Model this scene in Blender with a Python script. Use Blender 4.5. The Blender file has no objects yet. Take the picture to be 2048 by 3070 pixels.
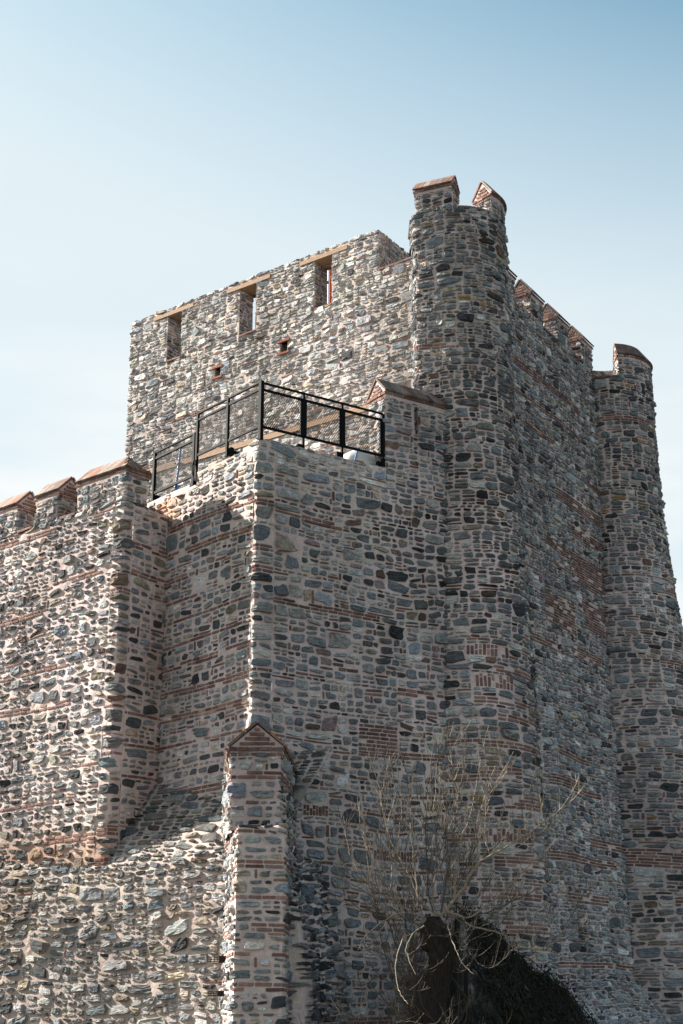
import bpy, math, random
import numpy as np
from mathutils import Vector

R = math.radians
SC = bpy.context.scene
COL = SC.collection

# ------------------------------------------------------------------ camera, sky, sun, exposure
cam_d = bpy.data.cameras.new('camera')
cam_d.sensor_fit = 'VERTICAL'
cam_d.sensor_height = 36.0
cam_d.lens = 50.0
cam_d.clip_start = 0.1
cam_d.clip_end = 6000
cam = bpy.data.objects.new('camera', cam_d)
COL.objects.link(cam)
cam.location = (0, 0, 1.6)
cam.rotation_euler = (R(90 + 19.08), 0, 0)
SC.camera = cam

SUN_AZ, SUN_EL = -66.9, 30.0          # degrees, from +Y towards +X / above the horizon
sv = Vector((math.sin(R(SUN_AZ)) * math.cos(R(SUN_EL)), math.cos(R(SUN_AZ)) * math.cos(R(SUN_EL)), math.sin(R(SUN_EL))))
sun_d = bpy.data.lights.new('sun', 'SUN')
sun_d.energy = 5.0
sun_d.angle = R(0.55)
sun_d.color = (1.0, 0.925, 0.825)
sun = bpy.data.objects.new('sun', sun_d)
COL.objects.link(sun)
sun.location = (-30, 10, 30)
sun.rotation_euler = sv.to_track_quat('Z', 'Y').to_euler()

world = bpy.data.worlds.new('World')
SC.world = world
world.use_nodes = True
wt = world.node_tree
wt.nodes.clear()
w_out = wt.nodes.new('ShaderNodeOutputWorld')
w_bg = wt.nodes.new('ShaderNodeBackground')
w_sky = wt.nodes.new('ShaderNodeTexSky')
w_sky.sky_type = 'NISHITA'
w_sky.sun_disc = False
w_sky.sun_elevation = R(SUN_EL)
w_sky.sun_rotation = R(SUN_AZ)
w_sky.altitude = 100
w_sky.air_density = 1.0
w_sky.dust_density = 1.6
w_sky.ozone_density = 1.0
w_bg.inputs['Strength'].default_value = 0.080
# thin high cloud low over the horizon, part of the sky itself
w_tc = wt.nodes.new('ShaderNodeTexCoord')
w_map = wt.nodes.new('ShaderNodeMapping')
w_map.inputs['Scale'].default_value = (1.6, 1.6, 7.0)
w_map.inputs['Location'].default_value = (3.1, 0.4, 1.7)
w_ns = wt.nodes.new('ShaderNodeTexNoise')
w_ns.inputs['Scale'].default_value = 2.2
w_ns.inputs['Detail'].default_value = 6
w_ns.inputs['Roughness'].default_value = 0.5
w_cr = wt.nodes.new('ShaderNodeMapRange')
w_cr.interpolation_type = 'SMOOTHSTEP'
w_cr.inputs['From Min'].default_value = 0.36
w_cr.inputs['From Max'].default_value = 0.72
w_sep = wt.nodes.new('ShaderNodeSeparateXYZ')
w_lo = wt.nodes.new('ShaderNodeMapRange')
w_lo.interpolation_type = 'SMOOTHSTEP'
w_lo.inputs['From Min'].default_value = 0.52
w_lo.inputs['From Max'].default_value = 0.30
w_mul = wt.nodes.new('ShaderNodeMath')
w_mul.operation = 'MULTIPLY'
w_mix = wt.nodes.new('ShaderNodeMix')
w_mix.data_type = 'RGBA'
w_mix.inputs[7].default_value = (3.3, 3.33, 3.34, 1)
L = wt.links.new
L(w_tc.outputs['Generated'], w_map.inputs['Vector'])
L(w_map.outputs['Vector'], w_ns.inputs['Vector'])
L(w_ns.outputs['Fac'], w_cr.inputs['Value'])
L(w_tc.outputs['Generated'], w_sep.inputs['Vector'])
L(w_sep.outputs['Z'], w_lo.inputs['Value'])
L(w_cr.outputs['Result'], w_mul.inputs[0])
L(w_lo.outputs['Result'], w_mul.inputs[1])
L(w_mul.outputs['Value'], w_mix.inputs[0])
# pale haze veiling the sky more and more towards the horizon and the sunny side
w_ax = wt.nodes.new('ShaderNodeMath'); w_ax.operation = 'MULTIPLY_ADD'
w_ax.inputs[1].default_value = 0.25
w_hz = wt.nodes.new('ShaderNodeMapRange')
w_hz.inputs['From Min'].default_value = 0.685
w_hz.inputs['From Max'].default_value = 0.48
w_hz.inputs['To Max'].default_value = 0.92
w_hm = wt.nodes.new('ShaderNodeMix')
w_hm.data_type = 'RGBA'
w_hm.inputs[7].default_value = (2.62, 2.92, 3.04, 1)
L(w_sep.outputs['X'], w_ax.inputs[0])
L(w_sep.outputs['Z'], w_ax.inputs[2])
L(w_ax.outputs['Value'], w_hz.inputs['Value'])
L(w_hz.outputs['Result'], w_hm.inputs[0])
L(w_hm.outputs[2], w_mix.inputs[6])
w_tint = wt.nodes.new('ShaderNodeMix')
w_tint.data_type = 'RGBA'
w_tint.blend_type = 'MULTIPLY'
w_tint.inputs[0].default_value = 1.0
w_tint.inputs[7].default_value = (0.64, 0.82, 0.69, 1)
L(w_sky.outputs['Color'], w_tint.inputs[6])
L(w_tint.outputs[2], w_hm.inputs[6])
L(w_mix.outputs[2], w_bg.inputs['Color'])
L(w_bg.outputs['Background'], w_out.inputs['Surface'])

SC.view_settings.view_transform = 'Standard'
SC.view_settings.look = 'None'
SC.view_settings.gamma = 1.0
SC.view_settings.use_curve_mapping = False
SC.view_settings.exposure = 1.93
SC.cycles.max_bounces = 6
SC.cycles.diffuse_bounces = 3

# ------------------------------------------------------------------ noise, buffers
def h32(i, j, k, seed):
    n = (i.astype(np.int64) * 374761393 + j.astype(np.int64) * 668265263 + k.astype(np.int64) * 2147483647 + seed * 974634777) & 0xFFFFFFFF
    n = ((n ^ (n >> 13)) * 1274126177) & 0xFFFFFFFF
    n = ((n ^ (n >> 16)) * 2246822519) & 0xFFFFFFFF
    return (n ^ (n >> 15)) / 4294967295.0

def vnoise(x, y, z=0.0, seed=0):
    """smooth value noise in -1..1"""
    x, y, z = np.broadcast_arrays(np.asarray(x, float), np.asarray(y, float), np.asarray(z, float))
    i, j, k = np.floor(x), np.floor(y), np.floor(z)
    fx, fy, fz = x - i, y - j, z - k
    fx, fy, fz = [f * f * (3 - 2 * f) for f in (fx, fy, fz)]
    r = 0
    for a in (0, 1):
        for b in (0, 1):
            for c in (0, 1):
                w = (fx if a else 1 - fx) * (fy if b else 1 - fy) * (fz if c else 1 - fz)
                r = r + w * h32(i + a, j + b, k + c, seed)
    return r * 2 - 1

class MB:
    """collects geometry and links it as ONE mesh object"""
    def __init__(self):
        self.v, self.c, self.q, self.t, self.n = [], [], [], [], 0
    def add(self, verts, quads=None, tris=None, col=(0.5, 0.5, 0.5, 0)):
        verts = np.asarray(verts, float).reshape(-1, 3)
        col = np.asarray(col, float)
        if col.ndim == 1:
            col = np.tile(col, (len(verts), 1))
        if quads is not None and len(quads):
            self.q.append(np.asarray(quads, np.int64).reshape(-1, 4) + self.n)
        if tris is not None and len(tris):
            self.t.append(np.asarray(tris, np.int64).reshape(-1, 3) + self.n)
        self.v.append(verts); self.c.append(col); self.n += len(verts)
    def hexa(self, p, col=(0.5, 0.5, 0.5, 0)):
        """8 corners: bottom ring 0-3, top ring 4-7"""
        self.add(p, [(0, 3, 2, 1), (4, 5, 6, 7), (0, 1, 5, 4), (1, 2, 6, 5), (2, 3, 7, 6), (3, 0, 4, 7)], None, col)
    def bar(self, a, b, w, h, up=(0, 0, 1), col=(0.5, 0.5, 0.5, 0)):
        a, b, up = np.array(a, float), np.array(b, float), np.array(up, float)
        d = b - a; d /= np.linalg.norm(d)
        s = np.cross(d, up); s /= np.linalg.norm(s)
        u = np.cross(s, d)
        s = s * w / 2; u = u * h / 2
        self.hexa([a - s - u, a + s - u, a + s + u, a - s + u, b - s - u, b + s - u, b + s + u, b - s + u], col)
    def tube(self, pts, rad, n=6, col=(0.5, 0.5, 0.5, 0), rough=0.0, rng=None):
        pts = np.asarray(pts, float); m = len(pts)
        rad = np.broadcast_to(np.asarray(rad, float), (m,))
        t = np.gradient(pts, axis=0); t /= np.linalg.norm(t, axis=1)[:, None] + 1e-9
        ref = np.array([0.31, -0.9, 0.29]); ref /= np.linalg.norm(ref)
        s = np.cross(t, ref); s /= np.linalg.norm(s, axis=1)[:, None] + 1e-9
        u = np.cross(t, s)
        ang = np.arange(n) * 2 * math.pi / n
        rr = rad[:, None] * (1 + (rough * rng.normal(size=(m, n)) if rough else 0))
        V = pts[:, None] + rr[..., None] * (np.cos(ang)[None, :, None] * s[:, None] + np.sin(ang)[None, :, None] * u[:, None])
        i = np.arange(m - 1)[:, None] * n; k = np.arange(n)[None]
        k2 = (k + 1) % n
        q = np.stack([i + k, i + n + k, i + n + k2, i + k2], -1).reshape(-1, 4)
        V = np.concatenate([V.reshape(-1, 3), pts[:1], pts[-1:]])
        kk = np.arange(n)
        t0 = np.stack([kk, (kk + 1) % n, np.full(n, m * n)], -1)
        t1 = np.stack([(m - 1) * n + (kk + 1) % n, (m - 1) * n + kk, np.full(n, m * n + 1)], -1)
        self.add(V, q, np.concatenate([t0, t1]), col)
    def build(self, name, mat, parent=None, smooth=False):
        V = np.concatenate(self.v); C = np.concatenate(self.c)
        a = parent
        while a is not None and '_org' not in a.keys():
            a = a.parent
        if a is not None:
            V = V - np.array(a['_org'], float)
        q = np.concatenate(self.q) if self.q else np.zeros((0, 4), np.int64)
        t = np.concatenate(self.t) if self.t else np.zeros((0, 3), np.int64)
        me = bpy.data.meshes.new(name)
        me.vertices.add(len(V)); me.vertices.foreach_set('co', V.astype(np.float32).ravel())
        lv = np.concatenate([q.ravel(), t.ravel()])
        me.loops.add(len(lv)); me.loops.foreach_set('vertex_index', lv.astype(np.int32))
        npoly = len(q) + len(t)
        me.polygons.add(npoly)
        st = np.concatenate([np.arange(len(q)) * 4, len(q) * 4 + np.arange(len(t)) * 3])
        me.polygons.foreach_set('loop_start', st.astype(np.int32))
        me.update(calc_edges=True)
        at = me.attributes.new('tone', 'FLOAT_COLOR', 'POINT')
        at.data.foreach_set('color', C.astype(np.float32).ravel())
        me.polygons.foreach_set('use_smooth', np.full(npoly, bool(smooth)))
        me.materials.append(mat)
        me.validate()
        o = bpy.data.objects.new(name, me)
        COL.objects.link(o)
        if parent is not None:
            o.parent = parent
        return o

def thing(name, label, cat, loc, group=None):
    o = bpy.data.objects.new(name, None)
    COL.objects.link(o)
    o.location = loc
    o['_org'] = [float(x) for x in loc]
    o['label'] = label; o['category'] = cat
    if group:
        o['group'] = group
    return o

# ------------------------------------------------------------------ materials
def new_mat(name, rough=0.9, spec=0.2):
    m = bpy.data.materials.new(name); m.use_nodes = True
    nt = m.node_tree; b = nt.nodes['Principled BSDF']
    b.inputs['Roughness'].default_value = rough
    b.inputs['Specular IOR Level'].default_value = spec
    return m, nt, b

def masonry_mat():
    m, nt, b = new_mat('rubble_masonry', 0.92, 0.15)
    N, LK = nt.nodes.new, nt.links.new
    at = N('ShaderNodeAttribute'); at.attribute_name = 'tone'
    geo = N('ShaderNodeNewGeometry')
    def noise(scale, det, rough, stretch=(1, 1, 1)):
        mp = N('ShaderNodeMapping'); mp.inputs['Scale'].default_value = stretch
        mp.inputs['Rotation'].default_value = (0.12, 0.2, 0.5)
        ns = N('ShaderNodeTexNoise'); ns.inputs['Scale'].default_value = scale
        ns.inputs['Detail'].default_value = det; ns.inputs['Roughness'].default_value = rough
        LK(geo.outputs['Position'], mp.inputs['Vector']); LK(mp.outputs['Vector'], ns.inputs['Vector'])
        return ns.outputs['Fac']
    def mr(x, a, b_, c, d):
        r = N('ShaderNodeMapRange'); LK(x, r.inputs['Value'])
        for k, v in zip(('From Min', 'From Max', 'To Min', 'To Max'), (a, b_, c, d)):
            r.inputs[k].default_value = v
        return r.outputs['Result']
    def mul(x, y, op='MULTIPLY'):
        r = N('ShaderNodeMath'); r.operation = op
        for k, v in ((0, x), (1, y)):
            if isinstance(v, (int, float)):
                r.inputs[k].default_value = v
            else:
                LK(v, r.inputs[k])
        return r.outputs['Value']
    grain = noise(26, 5, 0.7)
    strata = noise(9, 6, 0.72, (0.7, 0.7, 4.5))
    blot = noise(6.5, 4, 0.6)
    stain_shade = noise(0.8, 6, 0.62, (1, 1, 0.32))
    vary = mul(mul(mr(strata, .25, .75, .52, 1.5), mr(blot, .3, .7, .72, 1.28)), mr(grain, .3, .7, .8, 1.2))
    # mortar and brick are more even than stone
    soft = mul(mr(blot, .3, .7, .86, 1.12), mr(grain, .3, .7, .88, 1.1))
    mx = N('ShaderNodeMix'); mx.data_type = 'FLOAT'
    LK(at.outputs['Alpha'], mx.inputs[0]); LK(soft, mx.inputs[2]); LK(vary, mx.inputs[3])
    tot = mul(mx.outputs[0], mr(stain_shade, .3, .7, .70, 1.22))
    vm = N('ShaderNodeVectorMath'); vm.operation = 'SCALE'
    LK(at.outputs['Color'], vm.inputs[0]); LK(tot, vm.inputs['Scale'])
    LK(vm.outputs['Vector'], b.inputs['Base Color'])
    hgt = mul(mul(strata, mr(at.outputs['Alpha'], 0, 1, .12, 1.0)), mul(grain, .45), 'ADD')
    bp = N('ShaderNodeBump'); bp.inputs['Strength'].default_value = 0.8; bp.inputs['Distance'].default_value = 0.032
    LK(hgt, bp.inputs['Height']); LK(bp.outputs['Normal'], b.inputs['Normal'])
    return m

def plain_mat(name, col, rough=0.6, spec=0.3, metal=0.0, nscale=20, namp=0.3, stretch=(1, 1, 1), bump=0.0):
    m, nt, b = new_mat(name, rough, spec)
    b.inputs['Metallic'].default_value = metal
    N, LK = nt.nodes.new, nt.links.new
    tc = N('ShaderNodeTexCoord'); mp = N('ShaderNodeMapping'); mp.inputs['Scale'].default_value = stretch
    ns = N('ShaderNodeTexNoise'); ns.inputs['Scale'].default_value = nscale; ns.inputs['Detail'].default_value = 6
    ns.inputs['Roughness'].default_value = 0.65
    LK(tc.outputs['Object'], mp.inputs['Vector']); LK(mp.outputs['Vector'], ns.inputs['Vector'])
    r = N('ShaderNodeMapRange'); r.inputs['From Min'].default_value = .25; r.inputs['From Max'].default_value = .75
    r.inputs['To Min'].default_value = 1 - namp; r.inputs['To Max'].default_value = 1 + namp
    LK(ns.outputs['Fac'], r.inputs['Value'])
    vm = N('ShaderNodeVectorMath'); vm.operation = 'SCALE'; vm.inputs[0].default_value = col
    LK(r.outputs['Result'], vm.inputs['Scale']); LK(vm.outputs['Vector'], b.inputs['Base Color'])
    if bump:
        bp = N('ShaderNodeBump'); bp.inputs['Strength'].default_value = bump; bp.inputs['Distance'].default_value = 0.03
        LK(ns.outputs['Fac'], bp.inputs['Height']); LK(bp.outputs['Normal'], b.inputs['Normal'])
    return m

M_STONE = masonry_mat()
M_WOOD = plain_mat('sawn_timber', (.33, .215, .14), .75, .2, 0, 9, .35, (1, 1, 6), .3)
M_WOODD = plain_mat('underside_timber', (.20, .11, .06), .8, .2, 0, 9, .35, (1, 1, 6), .3)
M_STEEL = plain_mat('black_painted_steel', (.006, .007, .008), .7, .06, 0, 14, .35)
M_MESH = plain_mat('black_expanded_mesh', (.008, .008, .009), .7, .1)
M_BLUE = plain_mat('blue_painted_steel', (.02, .13, .36), .5, .4, 0, 12, .5)
M_WHITE = plain_mat('white_woven_plastic', (.60, .60, .58), .7, .3, 0, 60, .08, (1, 1, 1), .2)
M_RED = plain_mat('red_flag_cloth', (.72, .085, .03), .8, .1, 0, 8, .1)
M_FWHITE = plain_mat('white_flag_cloth', (.8, .8, .78), .8, .1, 0, 8, .05)
M_POLE = plain_mat('pale_painted_pole', (.62, .68, .72), .45, .4, 0, 8, .05)
M_BARK = plain_mat('furrowed_bark', (.026, .021, .017), .95, .1, 0, 16, .7, (2.2, 2.2, .6), 1.0)
M_TWIG = plain_mat('twig_bark', (.2, .16, .12), .75, .2, 0, 30, .35)
_n = M_TWIG.node_tree
_a = _n.nodes.new('ShaderNodeAttribute'); _a.attribute_name = 'tone'
_n.links.new(_a.outputs['Color'], [n for n in _n.nodes if n.bl_idname == 'ShaderNodeVectorMath'][0].inputs[0])
TW_LIT, TW_SHADED = (.235, .19, .14, 0), (.085, .068, .052, 0)  # sunlit and shaded tones of one bark, painted per limb
M_DTWIG = plain_mat('dark_twig_bark', (.085, .068, .052), .85, .2, 0, 30, .35)
M_RUST = plain_mat('rusted_iron', (.022, .014, .012), .85, .2, 0, 60, .5)
M_DARK = plain_mat('dark_interior', (.03, .027, .025), .95, .1)
M_EARTH = plain_mat('bare_earth', (.07, .068, .06), .95, .1, 0, 1.5, .4)
M_IVY = plain_mat('dark_creeper', (.022, .020, .014), .8, .2, 0, 12, .5)

# ------------------------------------------------------------------ palettes
PAL = {
    'blue': (.175, .195, .212), 'mid': (.25, .252, .25), 'light': (.40, .40, .385), 'dark': (.065, .07, .075),
    'tan': (.31, .268, .212), 'white': (.52, .50, .46), 'brown': (.14, .10, .08), 'olive': (.19, .185, .15),
    'ochre': (.33, .23, .12), 'mauve': (.22, .175, .175)}
BRICK = [(.195, .112, .092), (.225, .132, .108), (.155, .092, .082), (.19, .125, .118), (.255, .165, .132)]
MORTAR = (.52, .425, .395)

class Style:
    def __init__(self, area=.055, band=(.30, .5), gap=.022, H=(.025, .055), brick=.2, nbr=(1, 2), tile=.12, vtile=.05,
                 weights=None, mortar=MORTAR, bright=1.0, mould=.012, rounded=(2.4, 4.5), warp=.035, seglen=(1.2, 3.5), bricktone=1.0, N=14, asp=.9):
        self.__dict__.update(locals())
        self.weights = weights or dict(blue=.30, mid=.28, light=.16, dark=.10, tan=.07, white=.03, brown=.02, olive=.04)

def rects_minus(u0, u1, v0, v1, holes):
    rs = [(u0, u1, v0, v1)]
    for (a, b, c, d) in holes:
        out = []
        for (p, q, r, s) in rs:
            if a >= q or b <= p or c >= s or d <= r:
                out.append((p, q, r, s)); continue
            if a > p: out.append((p, a, r, s))
            if b < q: out.append((b, q, r, s))
            pa, qb = max(p, a), min(q, b)
            if c > r: out.append((pa, qb, r, c))
            if d < s: out.append((pa, qb, d, s))
        rs = out
    return [r for r in rs if r[1] - r[0] > .03 and r[3] - r[2] > .025]

def layout(u0, u1, v0, v1, st, holes, rng, bands=None):
    """list of (u0,u1,v0,v1,kind) kind 1 stone, .5 brick"""
    cells = []
    def stone(a, b, c, d):
        cells.append((a, b, c, d, 1.0))
    def split(a, b, c, d, depth=0):
        w, h = b - a, d - c
        if w < .05 or h < .03:
            return
        tgt = st.area * math.exp(rng.normal() * .65)
        if (w * h < tgt and w < 3.0 * h + .06 and h < st.asp * w) or depth > 9 or w * h < .006:
            r = rng.random()
            if r < st.tile and w > .14 and h > .12:                       # flat brick tucked under a stone
                t = rng.uniform(.045, .06)
                if rng.random() < .5:
                    cells.append((a, b, c, c + t, .5)); stone(a, b, c + t, d)
                else:
                    cells.append((a, b, d - t, d, .5)); stone(a, b, c, d - t)
            elif r < st.tile + st.vtile and w > .16 and h > .11:          # upright brick beside a stone
                t = rng.uniform(.05, .07)
                if rng.random() < .5:
                    cells.append((a, a + t, c, d, .5)); stone(a + t, b, c, d)
                else:
                    cells.append((b - t, b, c, d, .5)); stone(a, b - t, c, d)
            else:
                stone(a, b, c, d)
            return
        if w > h * rng.uniform(1.4, 2.5):
            f = rng.uniform(.34, .66); m = a + w * f
            split(a, m, c, d, depth + 1); split(m, b, c, d, depth + 1)
        else:
            f = rng.uniform(.36, .64); m = c + h * f
            split(a, b, c, m, depth + 1); split(a, b, m, d, depth + 1)
    def bricks(a, b, c, d, rows):
        hh = (d - c) / rows
        for i in range(rows):
            x = a - rng.uniform(0, .2)
            while x < b:
                l = rng.uniform(.17, .31)
                p, q = max(x, a), min(x + l, b)
                if q - p > .05 and rng.random() > .07:
                    cells.append((p, q, c + i * hh, c + (i + 1) * hh, .5))
                x += l
    v = v0
    while v < v1 - .02:
        bh = rng.uniform(*st.band)
        if v + bh > v1 - .12:
            bh = v1 - v
        for (a, b, c, d) in rects_minus(u0, u1, v, v + bh, holes):
            # long runs are cut into slightly staggered lengths so that courses do not line up
            x = a
            while x < b - .01:
                l = rng.uniform(*st.seglen)
                y = b if b - x - l < .5 else x + l
                split(x, y, c, d)
                x = y
        v += bh
        pb = bands(v) if bands else st.brick
        if v < v1 - .3 and pb > 0:
            rows = int(rng.integers(st.nbr[0], st.nbr[1] + 1)); th = .066 * rows
            for (a, b, c, d) in rects_minus(u0, u1, v, v + th, holes):
                x = a
                while x < b - .01:
                    l = rng.uniform(.8, 2.6)
                    y = b if b - x - l < .4 else x + l
                    if rng.random() < pb:
                        bricks(x, y, c, d, rows)
                    else:
                        split(x, y, c, d, 3)
                    x = y
            v += th
    return cells

def resample(pts, closed=False, step=.02, fillet=.05):
    pts = np.asarray(pts, float)
    if closed:
        pts = np.concatenate([pts, pts[:1]])
    seg = np.linalg.norm(np.diff(pts, axis=0), axis=1)
    S = np.concatenate([[0], np.cumsum(seg)])
    n = max(8, int(S[-1] / step))
    s = np.linspace(0, S[-1], n + 1)
    P = np.stack([np.interp(s, S, pts[:, k]) for k in (0, 1)], -1)
    # soften corners over `fillet`
    k = max(1, int(fillet / (S[-1] / n)))
    ker = np.hanning(2 * k + 3)[1:-1]; ker /= ker.sum()
    def smooth(A):
        if closed:
            B = np.concatenate([A[-k - 2:-1], A, A[1:k + 2]])
            return np.stack([np.convolve(B[:, c], ker, 'same')[k + 1:k + 1 + len(A)] for c in (0, 1)], -1)
        B = np.concatenate([2 * A[:1] - A[k + 1:0:-1], A, 2 * A[-1:] - A[-2:-k - 3:-1]])
        return np.stack([np.convolve(B[:, c], ker, 'same')[k + 1:k + 1 + len(A)] for c in (0, 1)], -1)
    P = smooth(P)
    D = np.gradient(P, axis=0)
    if closed:
        D[0] = D[-1] = (P[1] - P[-2])
    D /= np.linalg.norm(D, axis=1)[:, None] + 1e-9
    Nn = np.stack([D[:, 1], -D[:, 0]], -1)
    return s, P, Nn

class Sheet:
    """plan path x vertical profile -> 3D, with h measured out of the wall face"""
    def __init__(self, pts, profile, closed=False, fillet=.05):
        self.s, self.P, self.N = resample(pts, closed, fillet=fillet)
        self.L = self.s[-1]; self.closed = closed
        pr = np.asarray(profile, float)
        # dense, softened profile
        seg = np.linalg.norm(np.diff(pr, axis=0), axis=1); V = np.concatenate([[0], np.cumsum(seg)])
        v = np.linspace(0, V[-1], max(16, int(V[-1] / .02)) + 1)
        Z = np.interp(v, V, pr[:, 0]); O = np.interp(v, V, pr[:, 1])
        dz, do = np.gradient(Z), np.gradient(O)
        ker = np.hanning(7)[1:-1]; ker /= ker.sum()
        pad = lambda A: np.concatenate([A[:1]] * 2 + [A] + [A[-1:]] * 2)
        dz, do = np.convolve(pad(dz), ker, 'valid'), np.convolve(pad(do), ker, 'valid')
        ln = np.hypot(dz, do) + 1e-9
        self.v, self.Z, self.O, self.nh, self.nz = v, Z, O, dz / ln, -do / ln
        self.V = V[-1]
    def pos(self, u, v, h):
        if self.closed:
            u = np.mod(u, self.L)
        f = lambda x, xs, A: np.interp(x, xs, A)
        px, py = f(u, self.s, self.P[:, 0]), f(u, self.s, self.P[:, 1])
        nx, ny = f(u, self.s, self.N[:, 0]), f(u, self.s, self.N[:, 1])
        ln = np.hypot(nx, ny) + 1e-9; nx, ny = nx / ln, ny / ln
        z, o, nh, nz = f(v, self.v, self.Z), f(v, self.v, self.O), f(v, self.v, self.nh), f(v, self.v, self.nz)
        r = o + h * nh
        return np.stack([px + nx * r, py + ny * r, z + h * nz], -1)
    def u_at(self, p):
        return float(self.s[np.argmin(np.hypot(self.P[:, 0] - p[0], self.P[:, 1] - p[1]))])

def masonry(mb, sh, st, seed, holes=(), vtop=None, u0=0, u1=None, v0=0, v1=None, bands=None, tint=None, grid=.085, patches=(), stain_shade=None):
    """lay mortar and separate stones/bricks over a sheet; holes are (u0,u1,v0,v1)"""
    rng = np.random.default_rng(seed)
    u1 = sh.L if u1 is None else u1
    v1 = sh.V if v1 is None else v1
    holes = list(holes)
    # --- mortar bed
    def lines(a, b, cuts):
        xs = list(np.linspace(a, b, max(2, int((b - a) / grid) + 1)))
        for c in cuts:
            if a < c < b:
                xs = [x for x in xs if abs(x - c) > grid * .3 or x in (a, b)] + [c]
        return np.array(sorted(set(xs)))
    us = lines(u0, u1, [x for h in holes for x in h[:2]]); vs = lines(v0, v1, [x for h in holes for x in h[2:]])
    U, Vv = np.meshgrid(us, vs, indexing='ij')
    Hm = st.mould * (vnoise(U * 3.1, Vv * 3.1, 0, seed) + .7 * vnoise(U * 9, Vv * 9, 0, seed + 3)) - .003
    if sh.closed:
        Hm[-1] = Hm[0]
    P = sh.pos(U, Vv, Hm) if not sh.closed else sh.pos(np.where(U >= sh.L - 1e-9, 0, U), Vv, Hm)
    nu, nv = len(us), len(vs)
    i, j = np.meshgrid(np.arange(nu - 1), np.arange(nv - 1), indexing='ij')
    cu, cv = (us[:-1] + us[1:])[i] / 2, (vs[:-1] + vs[1:])[j] / 2
    keep = np.ones(i.shape, bool)
    for (a, b, c, d) in holes:
        keep &= ~((cu > a) & (cu < b) & (cv > c) & (cv < d))
    if vtop is not None:
        keep &= cv < vtop(cu) - .02
    i, j = i[keep], j[keep]
    idx = lambda a, b: a * nv + b
    q = np.stack([idx(i, j), idx(i + 1, j), idx(i + 1, j + 1), idx(i, j + 1)], -1)
    mt = np.array(st.mortar) * (1 + .10 * vnoise(U * .6, Vv * .6, 0, seed + 9))[..., None]
    mt = mt * np.stack([np.ones_like(U), 1 + .02 * vnoise(U * .9, Vv * .9, 1, seed), 1 + .04 * vnoise(U * .9, Vv * .9, 2, seed)], -1)
    if tint is not None:
        mt = mt * tint(U, Vv)
    C = np.concatenate([mt, np.zeros(mt.shape[:2] + (1,))], -1)
    mb.add(P.reshape(-1, 3), q, None, C.reshape(-1, 4))
    # --- stones
    patches = [p_ for p_ in patches if p_[0] >= u0 and p_[1] <= u1 and p_[2] >= v0 and p_[3] <= v1]
    cells = layout(u0, u1, v0, v1, st, holes + [tuple(p_[:4]) for p_ in patches], rng, bands)
    for p_ in patches:                                     # areas repaired in brick, laid flat or on end
        vert = len(p_) > 4
        a_, b_, c_, d_ = p_[:4]
        if vert:
            a_, b_, c_, d_ = c_, d_, a_, b_
        rows = max(1, int(round((d_ - c_) / .066))); hh_ = (d_ - c_) / rows
        for r_ in range(rows):
            e0, e1 = a_ - rng.uniform(0, .15), b_ - rng.uniform(0, .12)
            x_ = e0
            while x_ < e1:
                l_ = rng.uniform(.15, .30) if not vert else rng.uniform(.18, .28)
                if rng.random() > .10:
                    q_ = (max(x_, a_), min(x_ + l_, b_), c_ + r_ * hh_, c_ + (r_ + 1) * hh_)
                    if q_[1] - q_[0] > .05:
                        cells.append((*q_, .5) if not vert else (q_[2], q_[3], q_[0], q_[1], .5))
                x_ += l_
    A = np.array(cells)
    if vtop is not None:
        cu, cv = (A[:, 0] + A[:, 1]) / 2, A[:, 3] * .8 + A[:, 2] * .2
        A = A[cv < vtop(cu)]
    K = len(A); N = st.N
    kind = A[:, 4]; br = kind < .75
    w, h = A[:, 1] - A[:, 0], A[:, 3] - A[:, 2]
    g = st.gap * rng.uniform(.55, 1.5, K); g = np.minimum(g, .22 * np.minimum(w, h)); g = np.where(br, np.minimum(.010, .2 * np.minimum(w, h)), g)
    a, b = w / 2 - g, h / 2 - g
    shr = np.where(br, 1, rng.uniform(.86, 1.0, K)); shr2 = np.where(br, 1, rng.uniform(.82, 1.0, K))
    a, b = a * shr, b * shr2
    p = np.where(br, 9.0, rng.uniform(*st.rounded, K))
    th = (np.arange(N) + .5) * 2 * math.pi / N
    th = th[None] + np.where(br, 0, rng.uniform(-.2, .2, K))[:, None]
    c, s = np.cos(th), np.sin(th)
    x = np.sign(c) * np.abs(c) ** (2 / p[:, None]); y = np.sign(s) * np.abs(s) ** (2 / p[:, None])
    # stones are broken, angular blocks: a seven-sided outline with slightly eased corners
    M = N // 2
    ta = (np.arange(M)[None] + .5) * 2 * math.pi / M + rng.uniform(0, 6.28, (K, 1)) + rng.uniform(-.33, .33, (K, M))
    ca, sa = np.cos(ta), np.sin(ta)
    pa = rng.uniform(*st.rounded, K)[:, None] + 1.5
    ax = np.sign(ca) * np.abs(ca) ** (2 / pa); ay = np.sign(sa) * np.abs(sa) ** (2 / pa)
    gx = np.stack([ax * 1.0, (ax + np.roll(ax, -1, 1)) * .52], -1).reshape(K, N); gy = np.stack([ay * 1.0, (ay + np.roll(ay, -1, 1)) * .52], -1).reshape(K, N)
    x = np.where(br[:, None], x, gx); y = np.where(br[:, None], y, gy)
    am = np.where(br, .025, .09)
    ph = rng.uniform(0, 6.28, (4, K))
    rad = 1 + am[:, None] * (rng.normal(size=(K, 1)) * np.cos(2 * th + ph[0][:, None]) * .6 + rng.normal(size=(K, 1)) * np.cos(3 * th + ph[1][:, None]) * .7
                             + rng.normal(size=(K, 1)) * np.cos(5 * th + ph[2][:, None]) * .5) + np.where(br, .014, .042)[:, None] * rng.normal(size=(K, N))
    rad = np.clip(rad, .7, 1.16)
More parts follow.
